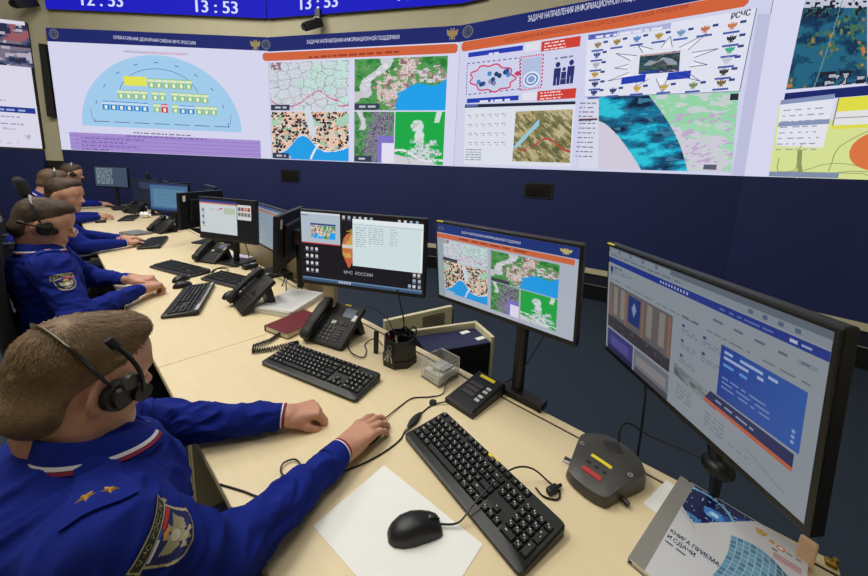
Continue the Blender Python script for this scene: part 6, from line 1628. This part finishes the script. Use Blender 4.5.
def office_chair(label, x, y, ang, headrest=True, seat_z=.45, back_h=.62, recline=.10):
    t = thing('office_chair', label, 'chair', (x, y, 0), math.radians(ang), 'black office chairs')
    mb = MB(); mb.box((0, 0, seat_z-.05), (.50, .50, .10), m_chair, bevel=.04, seg=3); mb.build('seat', t, True)
    mb = MB(); R = []
    for k in range(9):
        q = k/8; z = seat_z+.06+q*back_h; xx = -.24-recline*q-.03*math.sin(q*PI); w = .235*(1-.22*q**3); ring = []
        for j in range(16):
            a = 2*PI*j/16; ring.append((xx+.035*math.copysign(abs(math.sin(a))**.8, math.sin(a))-.03*math.cos(a)**2*0, w*math.copysign(abs(math.cos(a))**.6, math.cos(a)), z))
        R.append(ring)
    mb.loft(R, m_chair); mb.build('backrest', t, True)
    if headrest:
        mb = MB(); mb.box((-.27-recline, 0, seat_z+back_h+.18), (.06, .28, .15), m_chair, (0, -.2, 0), .03, 3); mb.build('headrest', t, True)
        mb = MB(); mb.box((-.265-recline, 0, seat_z+back_h+.06), (.02, .05, .18), m_black); mb.build('headrest_post', t)
    for s in (-1, 1):
        mb = MB(); mb.box((.0, s*.29, seat_z+.16), (.26, .06, .03), m_black, bevel=.012); mb.box((-.02, s*.29, seat_z+.06), (.04, .03, .18), m_black); mb.build('armrest', t)
    mb = MB(); mb.cyl((0, 0, .10), (0, 0, seat_z-.09), .028, .028, m_black); mb.build('gas_column', t, True)
    for k in range(5):
        a = 2*PI*k/5+.3; mb = MB(); mb.loft([[(.03*math.cos(a)-.022*math.sin(a), .03*math.sin(a)+.022*math.cos(a), .075), (.03*math.cos(a)+.022*math.sin(a), .03*math.sin(a)-.022*math.cos(a), .075), (.03*math.cos(a)+.022*math.sin(a), .03*math.sin(a)-.022*math.cos(a), .115), (.03*math.cos(a)-.022*math.sin(a), .03*math.sin(a)+.022*math.cos(a), .115)],
                     [(.30*math.cos(a)-.014*math.sin(a), .30*math.sin(a)+.014*math.cos(a), .060), (.30*math.cos(a)+.014*math.sin(a), .30*math.sin(a)-.014*math.cos(a), .060), (.30*math.cos(a)+.014*math.sin(a), .30*math.sin(a)-.014*math.cos(a), .085), (.30*math.cos(a)-.014*math.sin(a), .30*math.sin(a)+.014*math.cos(a), .085)]], m_black)
        lg = mb.build('base_arm', t)
        mb = MB(); mb.cyl((.29*math.cos(a)-.012*math.sin(a), .29*math.sin(a)+.012*math.cos(a), .03), (.29*math.cos(a)+.012*math.sin(a), .29*math.sin(a)-.012*math.cos(a), .03), .029, .029, m_black_soft, 18); mb.build('caster', lg, True)
    return t
# ---- nearest man
R1 = person(dict(label='nearest man in blue shirt with black headset, hand on a mouse', head=(.010, .808, 1.117), az=19, pitch=14, roll=0, hs=.86,
    sR=(.005, .612, .948), sL=(-.01, .940, .950), nb=(.012, .768, 1.000), chest=(.01, .772, .838), belly=(-.04, .785, .68), pel=(-.13, .785, .545), cs=.84, bk=.055, bup=1.0, dip=3.0, bsz=.85,
    eR=(.150, .598, .798), eL=(.140, 1.070, .80), wR=(.443, .678, .780), wL=(.398, .900, .782),
    handR=dict(ex=(.95, .16, .02), side=1, curl=[[10, 18, 14], [8, 20, 15], [10, 22, 16], [14, 22, 16]], spread=.07, thumb=(.80, .45, -.30), tcurl=.15, s=1.0),
    handL=dict(ex=(.93, -.36, -.06), side=-1, curl=[[55, 75, 45], [58, 78, 45], [60, 78, 45], [62, 76, 45]], spread=.0, thumb=(.85, .35, -.40), tcurl=.25),
    hair=m_hair_a, strands=16000, hairlen=.0045, hl=1.15, vox=.004, hvox=.003, handvox=.002, stars=2, seed=4, bt=.22, bres=84, fold=.009, emblem=(.13, .715, .87)))
headset('black headset with silver band and folded microphone on the nearest man', *R1, tilt=-36, boom='up')
office_chair('black office chair under the nearest man in blue', -.11, .79, 0, False, back_h=.44)
# ---- second man
R2 = person(dict(label='second man in blue shirt looking down with hands clasped', head=(-.035, 2.46, 1.172), az=-6, pitch=18, hs=.95,
    sR=(-.03, 2.25, 1.0), sL=(-.04, 2.66, 1.0), nb=(-.06, 2.45, 1.035), chest=(-.045, 2.45, .87), belly=(-.045, 2.45, .69), pel=(-.09, 2.45, .545),
    eR=(.03, 2.10, .80), eL=(.10, 2.80, .80), wR=(.28, 2.365, .80), wL=(.275, 2.60, .80),
    handR=dict(ex=(.78, .46, -.02), side=1, curl=[45, 50, 30], spread=.0, thumb=(.8, .5, .1), tcurl=.2, s=1.05), handL=dict(ex=(.78, -.54, -.02), side=-1, curl=[40, 45, 30], spread=.0, thumb=(.8, .5, .1), tcurl=.2, s=1.05),
    hair=m_hair_b, strands=6000, hairlen=.004, hl=.8, vox=.006, hvox=.004, handvox=.003, stars=1, seed=7, bt=.42, bsz=.85, fold=.008))
headset('black headset with thin band on the second man', *R2, tilt=-32, boom='back')
office_chair('black high-backed office chair under the second man with clasped hands', .07, 2.46, 4, False, back_h=.70, recline=.02)
# ---- third man
R3 = person(dict(label='third man in blue shirt without headset, reaching to his mouse', head=(.075, 4.0, 1.190), az=-30, pitch=8, hs=1.03,
    sR=(.0, 3.80, 1.0), sL=(-.02, 4.21, 1.0), nb=(-.01, 4.0, 1.04), chest=(-.02, 4.0, .88), belly=(-.03, 4.0, .69), pel=(-.08, 4.0, .545),
    eR=(.13, 3.74, .81), eL=(.14, 4.27, .81), wR=(.39, 3.86, .785), wL=(.40, 4.12, .785),
    handR=dict(ex=(.9, .3, -.03), side=1, curl=[20, 25, 20], thumb=(.8, .5, -.3)), handL=dict(ex=(.95, -.15, -.03), side=-1, curl=[22, 28, 20], thumb=(.8, .5, -.3)),
    hair=m_hair_b, strands=3000, hairlen=.0045, eye=.0800, vox=.010, hvox=.005, handvox=.004, stars=1, seed=9, bt=.42))
office_chair('black office chair with headrest under the third man', .15, 4.02, 6, True, back_h=.62, recline=.02)
# ---- fourth and fifth men
R4 = person(dict(label='fourth man, mostly hidden, in blue with silver headset band', head=(.03, 5.6, 1.205), az=0, pitch=14, hs=1.04,
    sR=(-.07, 5.40, 1.0), sL=(-.08, 5.80, 1.0), nb=(-.08, 5.6, 1.04), chest=(-.13, 5.6, .88), belly=(-.18, 5.6, .69), pel=(-.24, 5.6, .53),
    eR=(.08, 5.44, .80), eL=(.10, 5.82, .80), wR=(.36, 5.72, .785), wL=(.37, 5.98, .785),
    handR=dict(ex=(.9, .3, -.03), side=1, curl=[20, 25, 20]), handL=dict(ex=(.95, -.15, -.03), side=-1, curl=[22, 28, 20]),
    hair=m_hair_c, strands=1500, vox=.012, hvox=.006, handvox=.005, stars=0, seed=11))
headset('silver banded headset on the fourth, half hidden man', *R4, tilt=-10, boom='front')
office_chair('black high-backed office chair under the fourth man', -.33, 5.62, 0, True)
R5 = person(dict(label='farthest man in blue seated by the navy wall', head=(.23, 7.2, 1.245), az=-8, pitch=10, hs=1.04,
    sR=(.10, 7.0, 1.06), sL=(.09, 7.4, 1.06), nb=(.09, 7.2, 1.10), chest=(.04, 7.2, .93), belly=(-.03, 7.2, .72), pel=(-.10, 7.2, .55),
    eR=(.22, 7.06, .83), eL=(.24, 7.42, .83), wR=(.50, 7.24, .79), wL=(.50, 7.44, .79),
    handR=dict(ex=(.95, .2, -.03), side=1, curl=[20, 25, 20]), handL=dict(ex=(.95, -.15, -.03), side=-1, curl=[22, 28, 20]),
    hair=m_hair_b, strands=1200, vox=.012, hvox=.006, handvox=.005, stars=0, seed=13))
headset('thin headset on the farthest man by the navy wall', *R5, tilt=-10, boom='front')
office_chair('black office chair under the farthest man', -.2, 7.2, 0, False)
